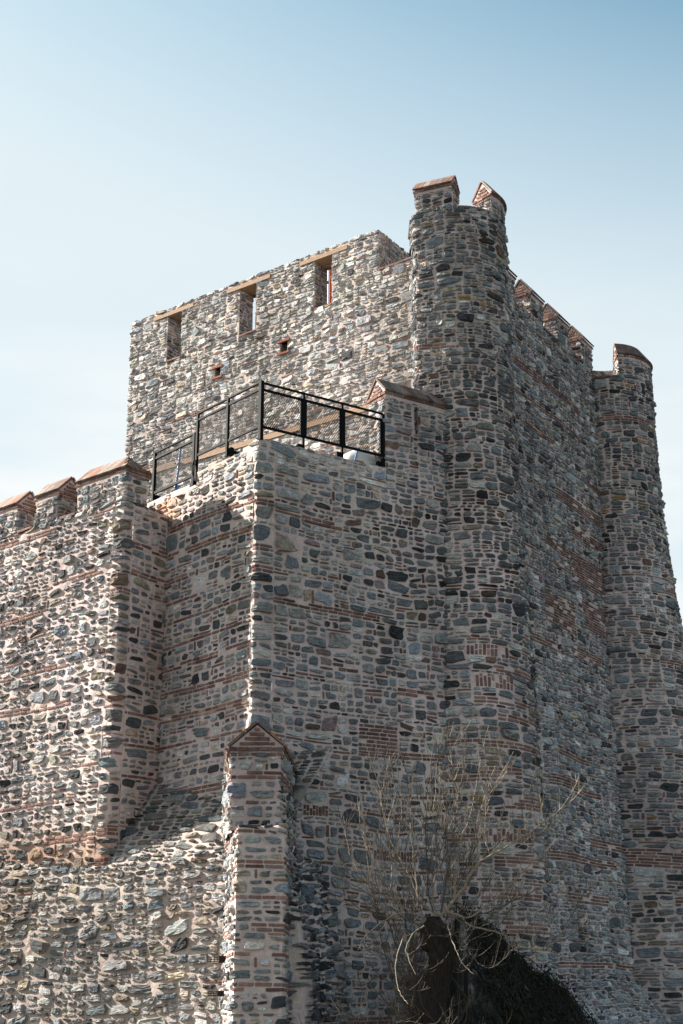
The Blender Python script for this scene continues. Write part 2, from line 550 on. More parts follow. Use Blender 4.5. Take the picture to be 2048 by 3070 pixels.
    x = x * rad * a[:, None]; y = y * rad * b[:, None]
    rot = np.where(br, rng.normal(size=K) * .012, rng.normal(size=K) * .085); shx = np.where(br, 0, rng.normal(size=K) * .16)
    x = x + shx[:, None] * y * .6
    x, y = x * np.cos(rot)[:, None] - y * np.sin(rot)[:, None], x * np.sin(rot)[:, None] + y * np.cos(rot)[:, None]
    Hs = np.where(br, rng.uniform(.006, .02, K), rng.uniform(*st.H, K) * np.clip(np.sqrt(w * h) / .2, .55, 1.25))
    scl = np.array([1.03, 1.0, .955, .80, .42]); hh = np.array([-1.0, .40, .86, 1.0, 1.05])
    nr = len(scl)
    X = x[:, None] * scl[None, :, None]; Y = y[:, None] * scl[None, :, None]
    slx, sly = rng.normal(size=K) * .16, rng.normal(size=K) * .16
    Hh = Hs[:, None, None] * (hh[None, :, None] + np.where(np.arange(nr) > 1, 1, 0)[None, :, None] * np.where(br, .06, .16)[:, None, None] * rng.normal(size=(K, nr, N)))
    tl = (slx[:, None, None] * X + sly[:, None, None] * Y) * np.where(br, .1, .8)[:, None, None]
    Hh = Hh + np.where(np.arange(nr) > 0, 1, 0)[None, :, None] * tl
    Hh[:, 0] = -.03
    # bedding steps across the face of schistose stones
    cu0, cv0 = (A[:, 0] + A[:, 1]) / 2, (A[:, 2] + A[:, 3]) / 2
    Hh[:, 2:] += (np.where(br, 0, 1)[:, None, None] * Hs[:, None, None] * .28 * vnoise((cu0[:, None, None] + X[:, 2:]) * 6, (cv0[:, None, None] + Y[:, 2:]) * 26 + rot[:, None, None] * 30, 0, seed + 5))
    cx = np.zeros((K, 1)); hc = (Hs * (1.04 + .12 * rng.normal(size=K)))[:, None]
    UU = np.concatenate([(cu0[:, None, None] + X).reshape(K, -1), cu0[:, None] + cx], 1)
    VV = np.concatenate([(cv0[:, None, None] + Y).reshape(K, -1), cv0[:, None] + cx], 1)
    HH = np.concatenate([Hh.reshape(K, -1), hc], 1)
    wu = st.warp * vnoise(UU * .9, VV * .9, 0, seed + 20); wv = st.warp * 1.3 * vnoise(UU * .7, VV * .9, 5, seed + 21)
    edge = np.clip(np.minimum(VV - v0, v1 - VV) / .2, 0, 1)
    eu = 1.0 if sh.closed else np.clip(np.minimum(UU - u0, u1 - UU) / .2, 0, 1)
    UU = UU + wu * eu; VV = VV + wv * edge
    HH = HH + (st.mould * vnoise(UU * 3.1, VV * 3.1, 0, seed))
    P = sh.pos(UU, np.clip(VV, v0 - .02, v1 + .02), HH)
    # colours
    names = list(st.weights); ww = np.array([st.weights[n] for n in names]); ww /= ww.sum()
    pc = np.array([PAL[n] for n in names])[rng.choice(len(names), K, p=ww)]
    bc = np.array(BRICK)[rng.integers(0, len(BRICK), K)] * st.bricktone
    base = np.where(br[:, None], bc, pc * st.bright) * np.exp(rng.normal(size=(K, 1)) * np.where(br, .2, .24)[:, None]) * (1 + rng.normal(size=(K, 3)) * .018)
    base = np.clip(base, .012, .62)
    if stain_shade is not None:
        base = base * stain_shade(cu0, cv0, rng)[:, None]
    m = UU.shape[1]
    Cc = np.repeat(base[:, None], m, 1)
    # mortar smeared over the edge of the stones
    sm = rng.random(K) < .35
    Cc[:, :N] = np.array(st.mortar) * .9
    Cc[sm, N:2 * N] = .5 * Cc[sm, N:2 * N] + .5 * np.array(st.mortar)
    if tint is not None:
        Cc = Cc * tint(UU, VV)
    Cc = np.concatenate([Cc, np.broadcast_to(kind[:, None, None], (K, m, 1))], -1)
    k = np.arange(N); k2 = (k + 1) % N
    qs = np.concatenate([np.stack([r * N + k, r * N + k2, (r + 1) * N + k2, (r + 1) * N + k], -1) for r in range(nr - 1)])
    ts = np.stack([(nr - 1) * N + k, (nr - 1) * N + k2, np.full(N, nr * N)], -1)
    off = (np.arange(K) * m)[:, None, None]
    mb.add(P.reshape(-1, 3), (qs[None] + off).reshape(-1, 4), (ts[None] + off).reshape(-1, 3), Cc.reshape(-1, 4))

# ------------------------------------------------------------------ plan of the castle (metres, surveyed)
def dirv(a):
    return np.array([math.sin(R(a)), math.cos(R(a))])
B0 = np.array([-1.505, 24.0])                 # front corner of the bastion
BL, BR_ = dirv(-41), dirv(57)
J = B0 + BL * 2.825
BE = B0 + BR_ * 4.75                          # runs into the corner turret
CLd = dirv(-50)
RET = dirv(37)
K0 = J - RET * 1.18                           # corner of the curtain wall
T0 = np.array([2.235, 27.431])                # where the two keep faces meet
ML, MR = dirv(-53), dirv(33)
TC = np.array([2.50, 27.36])                  # centre of the rounded part of the corner turret
TA = np.array([1.55, 26.62])                  # its flat front runs from TA towards TB
TB = np.array([2.15, 26.36])
T2 = np.array([7.22, 35.10])                  # centre of the far round tower
TR = T0 + ML * 1.75
TL = T0 + ML * 9.6

S_KEEP = Style(area=.052, band=(.34, .75), gap=.012, H=(.010, .026), brick=.06, nbr=(1, 1), tile=.08, vtile=.02, bright=1.22, warp=.05, mould=.008, asp=.68, mortar=(.50, .415, .375),
               weights=dict(blue=.20, mid=.34, light=.28, dark=.04, tan=.07, white=.05, olive=.01, brown=.01))
S_CURT = Style(area=.062, band=(.36, .62), gap=.030, H=(.014, .034), brick=.40, nbr=(1, 2), tile=.10, vtile=.03, mould=.012, warp=.05, rounded=(2.2, 4),
               weights=dict(blue=.30, mid=.24, light=.12, dark=.20, tan=.05, white=.04, olive=.03, brown=.02), bright=.95)
S_BASL = Style(area=.060, band=(.30, .42), gap=.022, H=(.010, .026), brick=.62, nbr=(1, 2), tile=.12, vtile=.09, rounded=(2.6, 5),
               weights=dict(blue=.40, mid=.24, light=.07, dark=.16, tan=.04, white=.02, olive=.05, brown=.02), bright=1.05)
S_BAST = Style(asp=1.1, area=.062, band=(.36, .70), gap=.017, H=(.016, .040), brick=.22, nbr=(1, 2), tile=.14, vtile=.05, warp=.05,
               weights=dict(blue=.44, mid=.28, light=.10, dark=.10, tan=.02, white=.02, brown=.01, mauve=.04), bricktone=.78, bright=1.05)
S_TURR = Style(area=.052, band=(.34, .7), gap=.011, H=(.024, .052), brick=.06, nbr=(1, 2), tile=.10, vtile=.04, warp=.05,
               weights=dict(blue=.38, mid=.28, light=.14, dark=.12, tan=.03, white=.02, brown=.02, ochre=.01))
S_RIGHT = Style(area=.046, band=(.30, .6), gap=.010, H=(.024, .052), brick=.14, nbr=(1, 3), tile=.10, vtile=.05, warp=.05,
                weights=dict(blue=.44, mid=.30, light=.13, dark=.08, tan=.01, white=.01, mauve=.02), bricktone=.8, bright=1.18)
S_TALUS = Style(area=.082, band=(.40, .75), gap=.020, H=(.016, .042), brick=.0, nbr=(1, 1), tile=.03, vtile=.01, mould=.014, bright=.84, seglen=(1.5, 4), warp=.07, asp=.62, mortar=(.40, .33, .288),
                weights=dict(blue=.22, mid=.40, light=.14, dark=.07, tan=.12, white=.01, olive=.03, brown=.01))
S_BUTT = Style(area=.060, band=(.24, .38), gap=.024, H=(.014, .042), brick=.6, nbr=(1, 2), tile=.14, vtile=.02, mould=.012,
               weights=dict(blue=.32, mid=.28, light=.14, dark=.14, tan=.06, olive=.04, white=.04))
S_MERL = Style(area=.042, band=(.24, .40), gap=.012, H=(.018, .04), brick=.10, nbr=(1, 1), tile=.10, vtile=.02,
               weights=dict(blue=.34, mid=.28, light=.16, dark=.10, tan=.06, olive=.03, white=.03))

# ------------------------------------------------------------------ brick caps and merlons
def fline(o, d, n):
    o, d, n = np.array(o, float), np.array(d, float), np.array(n, float)
    return lambda s, k, z: np.array([o[0] + d[0] * s + n[0] * k, o[1] + d[1] * s + n[1] * k, z])
def farc(c, r):
    # s = arc length from the -Y axis towards +X, k = outwards from radius r
    return lambda s, k, z: np.array([c[0] + (r + k) * math.sin(s / r), c[1] - (r + k) * math.cos(s / r), z])

TILE_ALL = [(.205, .118, .09), (.18, .105, .086), (.20, .14, .12), (.26, .205, .17), (.16, .105, .092), (.245, .135, .096), (.26, .22, .19), (.21, .17, .148)]
def bcol(rng, pal=BRICK, t=1.0):
    c = np.array(pal[rng.integers(len(pal))]) * t * math.exp(rng.normal() * .15)
    return (*c, .5)

TILE_OLD = [(.150, .100, .088), (.180, .120, .102), (.125, .092, .086), (.20, .155, .135), (.165, .105, .085)]
def cap(mb, f, s0, s1, k0, k1, ze, za, rng, hip=None, arc=False, over=.035, pal=None):
    TILE = pal or TILE_ALL
    """gabled brick cap over a merlon, ridge along s; k0 inner face, k1 outer face"""
    kc, hf = (k0 + k1) / 2, (k1 - k0) / 2
    ns = max(2, int((s1 - s0) / .15) + 1) if arc else 2
    ss = np.linspace(s0, s1, ns)
    mc = (*np.array(MORTAR) * .95, 0)
    zr = za - .03
    prof = [(-hf - .01, ze - .16), (hf + .01, ze - .16), (hf + .03, ze), (0, zr), (-hf - .03, ze)]
    hs = hf if hip else 0
    V = [f(s + (0 if (i or hip != 's0' or kk != 0) else hs), kc + kk, z) for i, s in enumerate(ss) for kk, z in prof]
    q = [(i * 5 + a, (i + 1) * 5 + a, (i + 1) * 5 + (a + 1) % 5, i * 5 + (a + 1) % 5) for i in range(ns - 1) for a in range(5)]
    e = (ns - 1) * 5
    mb.add(V, q + [(0, 1, 2, 4), (e + 1, e, e + 4, e + 2)], [(4, 2, 3), (e + 2, e + 4, e + 3)], mc)
    def box(sa, sb, ka, kb, z0, z1, c):
        j = lambda: rng.normal() * .004
        mb.hexa([f(sa + j(), ka + j(), z0 + j()), f(sb + j(), ka + j(), z0), f(sb + j(), kb + j(), z0), f(sa + j(), kb + j(), z0 + j()),
                 f(sa + j(), ka + j(), z1 + j()), f(sb + j(), ka + j(), z1), f(sb + j(), kb + j(), z1 + j()), f(sa + j(), kb + j(), z1)], c)
    # two corbelled brick courses on all four sides
    for (za0, za1, pr) in ((ze - .135, ze - .085, .012), (ze - .06, ze - .005, over)):
        for kk in (1, -1):
            s = s0 - pr
            while s < s1 + pr - .03:
                l = rng.uniform(.16, .30); b = min(s + l, s1 + pr)
                ka, kb = kc + kk * (hf - .08), kc + kk * (hf + pr)
                box(s + .006, b - .006, min(ka, kb), max(ka, kb), za0, za1, bcol(rng, t=.85))
                s += l
        for se, sg in ((s0, -1), (s1, 1)):
            k = kc - hf + .09
            while k < kc + hf - .11:
                l = rng.uniform(.14, .26); b = min(k + l, kc + hf - .09)
                sa, sb = se - sg * .08, se + sg * pr
                box(min(sa, sb), max(sa, sb), k + .006, b - .006, za0, za1, bcol(rng, t=.85))
                k += l
    # sloping tile courses
    run = hf + over + .012
    slope = np.array([run, za - ze]); sl = np.linalg.norm(slope); nk, nz = (za - ze) / sl, run / sl
    def tile(fa, s, b, kk, fr0, fr1, c, th=.038, trim=0):
        P = []
        for hgt in (0, th):
            for (x, fr) in ((s, fr0), (b, fr0), (b, fr1), (s, fr1)):
                k = run * (1 - fr) + hgt * nk
                z = ze + (za - ze) * fr + hgt * nz
                P.append(fa(x, kk, k, z))
        if kk < 0:
            P = [P[1], P[0], P[3], P[2], P[5], P[4], P[7], P[6]]
        mb.hexa(P, c)
    for kk in (1, -1):
        s = s0 - .03
        while s < s1 + .03 - .02:
            l = rng.uniform(.10, .17); b = min(s + l, s1 + .03)
            top = 1.0
            if hip == 's0':
                top = min(1, max(.12, ((s + b) / 2 - s0 + over) / (hf + over)))
            cut = rng.uniform(.5, .62) if top > .8 and rng.random() < .4 else None
            fa = lambda x, kkk, k, z: f(x, kc + kkk * k, z)
            c = bcol(rng, TILE)
            if cut:
                tile(fa, s + .004, b - .004, kk, 0, cut - .01, c); tile(fa, s + .004, b - .004, kk, cut + .01, top, bcol(rng, TILE))
            else:
                tile(fa, s + .004, b - .004, kk, 0, top, c)
            s += l
    if hip == 's0':
        k = -hf - over
        while k < hf + over - .02:
            l = rng.uniform(.1, .15); b = min(k + l, hf + over)
            top = max(.12, 1 - abs((k + b) / 2) / (hf + over))
            fa = lambda x, kkk, kd, z: f(s0 + hf + .02 - kd, kc + x, z)
            tile(fa, k + .004, b - .004, 1, 0, top, bcol(rng, TILE, .7))
            k += l
    # brick rows set in the mortar of the gable ends
    for se, sg in ((s0, -1), (s1, 1)):
        if hip == 's0' and sg < 0:
            continue
        z = ze + .03
        while z < za - .11:
            hw = hf * (za - .03 - z - .05) / (za - ze)
            if hw > .045:
                x = -hw
                while x < hw - .04:
                    l = min(rng.uniform(.14, .28), hw - x)
                    if hw - x - l < .05: l = hw - x
                    box(min(se - sg * .03, se + sg * .018), max(se - sg * .03, se + sg * .018), kc + x + .006, kc + x + l - .006, z, z + .046, bcol(rng, t=.9))
                    x += l
            z += .072

def merlon(parent, f, s0, s1, k0, k1, zb, ze, za, seed, st=S_MERL, arc=False, hip=None, label=None, pal=None):
    rng = np.random.default_rng(seed)
    ns = 12 if arc else 2
    out = [f(s, k1, 0)[:2] for s in np.linspace(s0, s1, ns)]
    inn = [f(s, k0, 0)[:2] for s in np.linspace(s1, s0, ns)]
    pts = np.array(out + inn)
    x, y = pts[:, 0], pts[:, 1]
    if np.sum(x * np.roll(y, -1) - np.roll(x, -1) * y) < 0:
        pts = pts[::-1]
    sh = Sheet(pts, [(zb, 0), (ze - .10, 0)], closed=True, fillet=.035)
    mb = MB(); masonry(mb, sh, st, seed)
    o = mb.build('merlon', M_STONE, parent)
    mb = MB(); cap(mb, f, s0, s1, k0, k1, ze, za, rng, hip=hip, arc=arc, pal=pal)
    mb.build('brick_cap', M_STONE, o)
    if label:
        o['label'] = label
    return o

def coping(mb, f, s0, s1, k0, k1, z, rng, t=.05):
    s = s0
    while s < s1 - .03:
        l = rng.uniform(.14, .3); b = min(s + l, s1)
        mb.hexa([f(s + .005, k0, z), f(b - .005, k0, z), f(b - .005, k1 + rng.uniform(0, .015), z + rng.normal() * .004), f(s + .005, k1, z),
                 f(s + .005, k0, z + t), f(b - .005, k0, z + t), f(b - .005, k1, z + t), f(s + .005, k1, z + t)], bcol(rng))
        s += l

def slab(mb, pts, z, col=(.2, .17, .15, 0)):
    pts = [(p[0], p[1], z) for p in pts]
    mb.add(pts, [tuple(range(4))] if len(pts) == 4 else None, None if len(pts) == 4 else [(0, 1, 2)], col)

def jambs(parent, f, sL, sR, z0, z1, depth, seed, st):
    """the two cheeks of an opening; sL is the larger s"""
    mb = MB()
    for k, (s, a, b) in enumerate(((sL, 0, -depth), (sR, -depth, 0))):
        pts = [f(s, a, 0)[:2], f(s, b, 0)[:2]]
        masonry(mb, Sheet(pts, [(z0, 0), (z1, 0)], fillet=.02), st, seed + k)
    mb.build('jamb', M_STONE, parent)

rngG = np.random.default_rng(77)

# ------------------------------------------------------------------ ground
mb = MB()
xs = np.concatenate([np.linspace(-3000, -60, 8), np.linspace(-50, 50, 41), np.linspace(60, 3000, 8)])
U, V = np.meshgrid(xs, xs, indexing='ij')
Z = .06 * vnoise(U * .4, V * .4, 0, 5) * (np.hypot(U, V) < 60)
n = len(xs); i, j = np.meshgrid(np.arange(n - 1), np.arange(n - 1), indexing='ij')
mb.add(np.stack([U, V, Z], -1), np.stack([i * n + j, (i + 1) * n + j, (i + 1) * n + j + 1, i * n + j + 1], -1))
g = mb.build('ground', M_EARTH); g['kind'] = 'structure'; g['label'] = 'bare earth at the foot of the castle'

# ------------------------------------------------------------------ keep
keep = thing('keep', 'tall square stone keep with timber lintelled openings behind the railing', 'castle keep', (T0[0], T0[1], 0))
nK = np.array([ML[1], -ML[0]]) * np.array([-1, -1])          # outward of the left face
fK = fline(T0, ML, nK)
uK = lambda s: 3.0 + (9.6 - s)
EMB = [(8.30, 7.80), (5.90, 5.38), (3.59, 3.08)]
LINT = [(8.78, 7.41), (6.31, 4.93), (4.02, 2.62)]
holes = [(uK(a), uK(b), 16.8 - 9.5, 18.05 - 9.5) for a, b in EMB] + [(uK(6.63), uK(6.46), 15.9 - 9.5, 16.13 - 9.5), (uK(4.58), uK(4.38), 15.96 - 9.5, 16.22 - 9.5),
         (uK(9.58), uK(.6), 13.86 - 9.5, 14.0 - 9.5)]
mb = MB()
shA = Sheet([TL + MR * 3.0, TL, T0], [(9.5, 0), (17.2, 0)], fillet=.07)
masonry(mb, shA, S_KEEP, 11, holes)
mb.build('front_wall', M_STONE, keep)
mb = MB()
hB = [(uK(a), uK(b), -1, 18.05 - 17.2) for a, b in EMB] + [(uK(a), uK(b), 18.05 - 17.2, 18.17 - 17.2) for a, b in LINT]
shB = Sheet([TL + MR * 3.0, TL, TR, TR + MR * 2.4], [(17.2, 0), (18.27, 0), (18.27, -.5)], fillet=.06)
masonry(mb, shB, Style(**{**{k: v for k, v in S_KEEP.__dict__.items() if k not in ('self',)}, 'band': (.22, .34), 'brick': .06}), 12, hB)
shC = Sheet([fK(1.75, -.5, 0)[:2], fK(9.2, -.5, 0)[:2]], [(15.8, 0), (18.25, 0)])
masonry(mb, shC, S_KEEP, 13, [(a2 - 1.75, a1 - 1.75, 16.8 - 15.8, 18.05 - 15.8) for a1, a2 in EMB], grid=.2)
mb.build('parapet', M_STONE, keep)
for n_, (a, b) in enumerate(EMB):
    jambs(keep, fK, a, b, 16.8, 18.05, .5, 40 + 3 * n_, S_MERL)
    mb = MB(); coping(mb, lambda s, k, z: fK(s, k, z), b, a, -.5, .02, 16.765, rngG)
    mb.build('brick_sill', M_STONE, keep)
    la, lb = LINT[n_]
    mb = MB()
    for (k0, k1, dz) in ((-.13, .03, 0), (-.31, -.14, .004), (-.49, -.32, .002)):
        mb.hexa([fK(lb, k0, 18.055 + dz), fK(la, k0, 18.055 + dz), fK(la, k1, 18.055 + dz), fK(lb, k1, 18.055 + dz),
                 fK(lb, k0, 18.16), fK(la, k0, 18.16), fK(la, k1, 18.16), fK(lb, k1, 18.16)])
    mb.build('timber_lintel', M_WOOD, keep)
mb = MB()
mb.hexa([fK(.6, -.12, 13.865), fK(9.55, -.12, 13.865), fK(9.55, .035, 13.865), fK(.6, .035, 13.865),
         fK(.6, -.12, 13.995), fK(9.55, -.12, 13.995), fK(9.55, .035, 13.995), fK(.6, .035, 13.995)])
mb.build('timber_beam', M_WOOD, keep)
# putlog holes: dark boxes behind, brick above and below
for (a, b, z0, z1) in ((6.63, 6.46, 15.9, 16.13), (4.58, 4.38, 15.96, 16.22)):
    mb = MB()
    P = [fK(a, .0, z0), fK(b, .0, z0), fK(b, .0, z1), fK(a, .0, z1), fK(a, -.45, z0), fK(b, -.45, z0), fK(b, -.45, z1), fK(a, -.45, z1)]
    mb.add(P, [(0, 1, 5, 4), (1, 2, 6, 5), (2, 3, 7, 6), (3, 0, 4, 7), (4, 5, 6, 7)], None, (.25, .21, .18, 0))
    for zz in (z1, z0 - .05):
        mb.hexa([fK(b - .08, -.1, zz), fK(a + .08, -.1, zz), fK(a + .08, .045, zz), fK(b - .08, .045, zz),
                 fK(b - .08, -.1, zz + .05), fK(a + .08, -.1, zz + .05), fK(a + .08, .045, zz + .05), fK(b - .08, .045, zz + .05)], (.27, .11, .075, .5))
    mb.build('putlog_hole', M_STONE, keep)
mb = MB(); coping(mb, fK, .8, 1.75, -.5, .02, 17.2, rngG); mb.build('brick_coping', M_STONE, keep)
# right-hand wall of the keep
fR = fline(T0, MR, np.array([MR[1], -MR[0]]))
mb = MB()
shR = Sheet([T0, T0 + MR * 9.4], [(0, 2.0), (2.1, .42), (6, .22), (11, .02), (12, 0), (17.3, 0), (17.3, -.5)])
zR = lambda v: float(np.interp(v, shR.v, shR.Z))
vR = lambda z: float(np.interp(z, shR.Z[:int(len(shR.Z) * .95)], shR.v[:int(len(shR.Z) * .95)]))
PATCH_R = [(5.2, 7.9, 12.95, 13.25), (6.0, 8.25, 12.25, 12.55), (4.4, 6.0, 11.6, 11.85), (5.9, 8.3, 11.05, 11.85), (6.4, 8.35, 10.0, 10.75), (4.2, 5.9, 9.7, 10.45),
           (5.5, 7.2, 9.2, 9.45), (7.2, 8.4, 13.8, 14.0), (3.6, 5.2, 6.0, 6.25), (5.4, 8.2, 4.9, 5.1), (4.0, 6.2, 3.6, 3.8), (3.2, 8.6, 2.3, 2.43)]
masonry(mb, shR, S_RIGHT, 21, bands=lambda v: .10 if zR(v) > 13.2 else .22, patches=[(a, b, vR(c), vR(d)) for a, b, c, d in PATCH_R])
mb.build('side_wall', M_STONE, keep)
for n_, (a, b) in enumerate(((2.80, 3.50), (4.36, 5.04), (5.88, 6.56), (7.38, 8.05))):
    merlon(keep, fR, a, b, -.50, 0, 17.28, 18.04, 18.44, 300 + n_, pal=TILE_OLD)
for a, b in ((2.0, 2.8), (3.50, 4.36), (5.04, 5.88), (6.56, 7.38)):
    mb = MB(); coping(mb, fR, a, b, -.5, .03, 17.31, rngG)
    mb.build('brick_coping', M_STONE, keep)
mb = MB(); slab(mb, [TL, T0, T0 + MR * 9.2, TL + MR * 9.2], 15.8); mb.build('roof_terrace', M_STONE, keep)

# ------------------------------------------------------------------ corner turret and far round tower
def circle(c, r, n=72, a0=90):
    a = R(a0) + np.arange(n) * 2 * math.pi / n
    return np.stack([c[0] + r * np.cos(a), c[1] + r * np.sin(a)], -1)
turret = thing('corner_turret', 'slim round turret rounding the keep corner, two capped merlons against the sky', 'turret', (TC[0], TC[1], 0))
mb = MB()
RT = 1.05
fT = farc(TC, RT)
arc = np.array([fT(R(a) * RT, 0, 0)[:2] for a in np.arange(-8, 150, 4)])
shTu = Sheet(np.concatenate([[(1.62, 28.5)], [TA], [TB], arc, [(2.6, 28.7)]]), [(0, .36), (3, .29), (6, .24), (12, .06), (16, 0), (17.5, 0), (17.5, -.42)], closed=True, fillet=.10)
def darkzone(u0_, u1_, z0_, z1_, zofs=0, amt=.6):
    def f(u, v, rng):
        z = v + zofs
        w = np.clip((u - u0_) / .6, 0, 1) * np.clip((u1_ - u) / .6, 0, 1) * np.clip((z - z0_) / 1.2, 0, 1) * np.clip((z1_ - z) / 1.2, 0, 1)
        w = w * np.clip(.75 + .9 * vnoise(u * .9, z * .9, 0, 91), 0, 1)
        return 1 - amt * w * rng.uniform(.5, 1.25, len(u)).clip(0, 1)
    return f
uA, uT = shTu.u_at(TB), lambda a: shTu.u_at(fT(R(a) * RT, 0, 0)[:2])
PT = [(uT(-5), uT(35), 7.75, 7.98, 1), (uT(-2), uT(38), 7.15, 7.42, 1), (uT(0), uT(55), 6.85, 6.98), (uT(20), uT(85), 6.55, 6.69), (uT(5), uT(80), 6.05, 6.18), (uT(0), uT(40), 5.5, 5.7),
      (uT(20), uT(80), 4.95, 5.2), (uT(0), uT(50), 4.35, 4.6, 1), (uT(10), uT(85), 3.9, 4.1), (uT(0), uT(60), 3.3, 3.5), (uT(15), uT(90), 2.75, 2.95)]
masonry(mb, shTu, S_TURR, 31, bands=lambda v: .08 if v > 8.5 else .35, patches=PT, stain_shade=darkzone(uA - .6, uT(75), 8.0, 14.6, amt=.58))
mb.build('wall', M_STONE, turret)
ed = (TB - TA) / np.linalg.norm(TB - TA)
merlon(turret, fline(TA, ed, (ed[1], -ed[0])), .02, .86, -.42, .0, 17.48, 18.08, 18.36, 333)
merlon(turret, fT, R(41) * RT, R(102) * RT, -.48, 0, 17.48, 18.02, 18.40, 331, arc=True)
merlon(turret, fline((1.60, 28.45), (0, -1), (-1, 0)), 0, .75, -.42, .02, 17.48, 17.98, 18.3, 332)
mb = MB(); coping(mb, fT, R(-2) * RT, R(40) * RT, -.4, .03, 17.5, rngG); mb.build('brick_coping', M_STONE, turret)
mb = MB(); slab(mb, [TC + (-.7, -.7), TC + (.7, -.7), TC + (.7, .7), TC + (-.7, .7)], 17.2); mb.build('floor', M_STONE, turret)

far = thing('round_tower', 'far round tower with flared foot at the right edge, one long merlon', 'tower', (T2[0], T2[1], 0))
mb = MB()
sh = Sheet(circle(T2, 1.1), [(0, 1.05), (6, .60), (9.5, .36), (12, .14), (13.5, .03), (15, 0), (17.1, 0), (17.1, -.42)], closed=True)
u2 = lambda a: sh.u_at(f2(R(a) * 1.1, 0, 0)[:2])
f2 = farc(T2, 1.1)
masonry(mb, sh, S_TURR, 32, bands=lambda v: .08 if v > 8 else .3, patches=[(u2(-30), u2(88), 4.55, 4.95), (u2(10), u2(95), 3.7, 3.85), (u2(40), u2(100), 11.3, 11.6), (u2(20), u2(100), 9.4, 9.55)])
mb.build('wall', M_STONE, far)
f2 = farc(T2, 1.1)
for n_, (a, b) in enumerate(((2, 100), (150, 215))):
    merlon(far, f2, R(a) * 1.1, R(b) * 1.1, -.46, 0, 17.08, 17.74, 18.14, 350 + n_, arc=True, pal=TILE_OLD)
mb = MB(); coping(mb, f2, R(-70) * 1.1, R(1) * 1.1, -.4, .03, 17.1, rngG); mb.build('brick_coping', M_STONE, far)
mb = MB(); slab(mb, [T2 + (-.75, -.75), T2 + (.75, -.75), T2 + (.75, .75), T2 + (-.75, .75)], 16.9); mb.build('floor', M_STONE, far)

# ------------------------------------------------------------------ bastion
bast = thing('bastion', 'broad angular stone bastion carrying the black railing, banded with brick', 'bastion', (B0[0], B0[1], 0))
nL = np.array([-BL[1], BL[0]]); nR = np.array([BR_[1], -BR_[0]])
fL = fline(B0, BL, nL); fB = fline(B0, BR_, nR)
mb = MB()
sh = Sheet([B0 + BL * 4.2, B0], [(0, 0), (10.9, 0)], fillet=.05)
shM = Sheet([B0 + BL * 4.2, B0, BE], [(0, .06), (5, .02), (10.9, 0)], fillet=.07)
uB = 4.2
def bastint(U, V):
    # warm iron stains below the lower railing
    w = np.exp(-((U - 1.2) / .8) ** 2) * np.clip((V - 10.0) / .5, 0, 1)
    return 1 - w[..., None] * np.array([.0, .28, .45])
masonry(mb, shM, S_BASL, 41, u1=uB - .12, tint=bastint)
masonry(mb, shM, S_BAST, 42, u0=uB + .35, bands=lambda v: .09 if v > 7.5 else .24, stain_shade=darkzone(uB + 2.0, uB + 6, 6.0, 12.8, amt=.60),
        patches=[(uB + 2.15, uB + 3.0, 5.85, 6.32), (uB + 1.6, uB + 2.2, 7.2, 7.35), (uB + 3.0, uB + 3.9, 6.9, 7.05), (uB + .9, uB + 1.8, 9.9, 10.05), (uB + 1.0, uB + 1.5, 4.6, 4.8, 1), (uB + 2.4, uB + 3.4, 4.0, 4.2, 1)])
S_QUOIN = Style(**{**{k: v for k, v in S_BAST.__dict__.items() if k != 'self'}, 'area': .13, 'band': (.24, .36), 'brick': .5, 'nbr': (1, 2), 'seglen': (1, 1), 'gap': .018, 'tile': .06, 'vtile': 0})
masonry(mb, shM, S_QUOIN, 43, u0=uB - .12, u1=uB + .35)
mb.build('wall', M_STONE, bast)
mb = MB()
shT = Sheet([B0 + BL * 4.2, B0, B0 + BR_ * 2.82], [(10.9, 0), (11.33, 0), (11.33, -.55)], fillet=.07)
def btop(u):
    s = 4.2 - np.asarray(u)
    return np.where(s > 1.95, .10 + .05 * vnoise(u * 2.2, 0, 0, 8), np.where(s > .2, .36 + .06 * vnoise(u * 2.5, 0, 0, 9), 1.2))
masonry(mb, shT, S_KEEP, 44, vtop=btop, grid=.06)
masonry(mb, Sheet([fL(4.2, -.12, 0)[:2], fL(-.0, -.12, 0)[:2]], [(10.85, 0), (11.02, -.02), (11.05, -.6)]), S_KEEP, 45, grid=.1)
mb.build('ruined_top', M_STONE, bast)
mb = MB()
shP = Sheet([fB(2.8, -.55, 0)[:2], fB(2.8, 0, 0)[:2], fB(4.75, 0, 0)[:2]], [(10.9, 0), (12.82, 0)], fillet=.05)
masonry(mb, shP, S_BAST, 46, [(.55 + .70, .55 + .83, 12.13 - 10.9, 12.79 - 10.9)])
masonry(mb, Sheet([fB(4.75, -.55, 0)[:2], fB(2.8, -.55, 0)[:2]], [(10.9, 0), (12.82, 0)]), S_BAST, 47, [(1.95 - .83, 1.95 - .70, 12.13 - 10.9, 12.79 - 10.9)], grid=.2)
par = mb.build('parapet', M_STONE, bast)
mb = MB(); cap(mb, fB, 2.8, 4.75, -.55, 0, 12.93, 13.27, rngG, pal=TILE_OLD + TILE_ALL); mb.build('brick_cap', M_STONE, par)
jambs(bast, fB, 3.63, 3.50, 12.13, 12.79, .55, 48, S_MERL)
mb = MB(); slab(mb, [fL(4.2, -.05, 0)[:2], fL(0, -.05, 0)[:2], fB(4.6, -.05, 0)[:2], fB(4.6, -6, 0)[:2]], 10.98); mb.build('terrace_floor', M_STONE, bast)

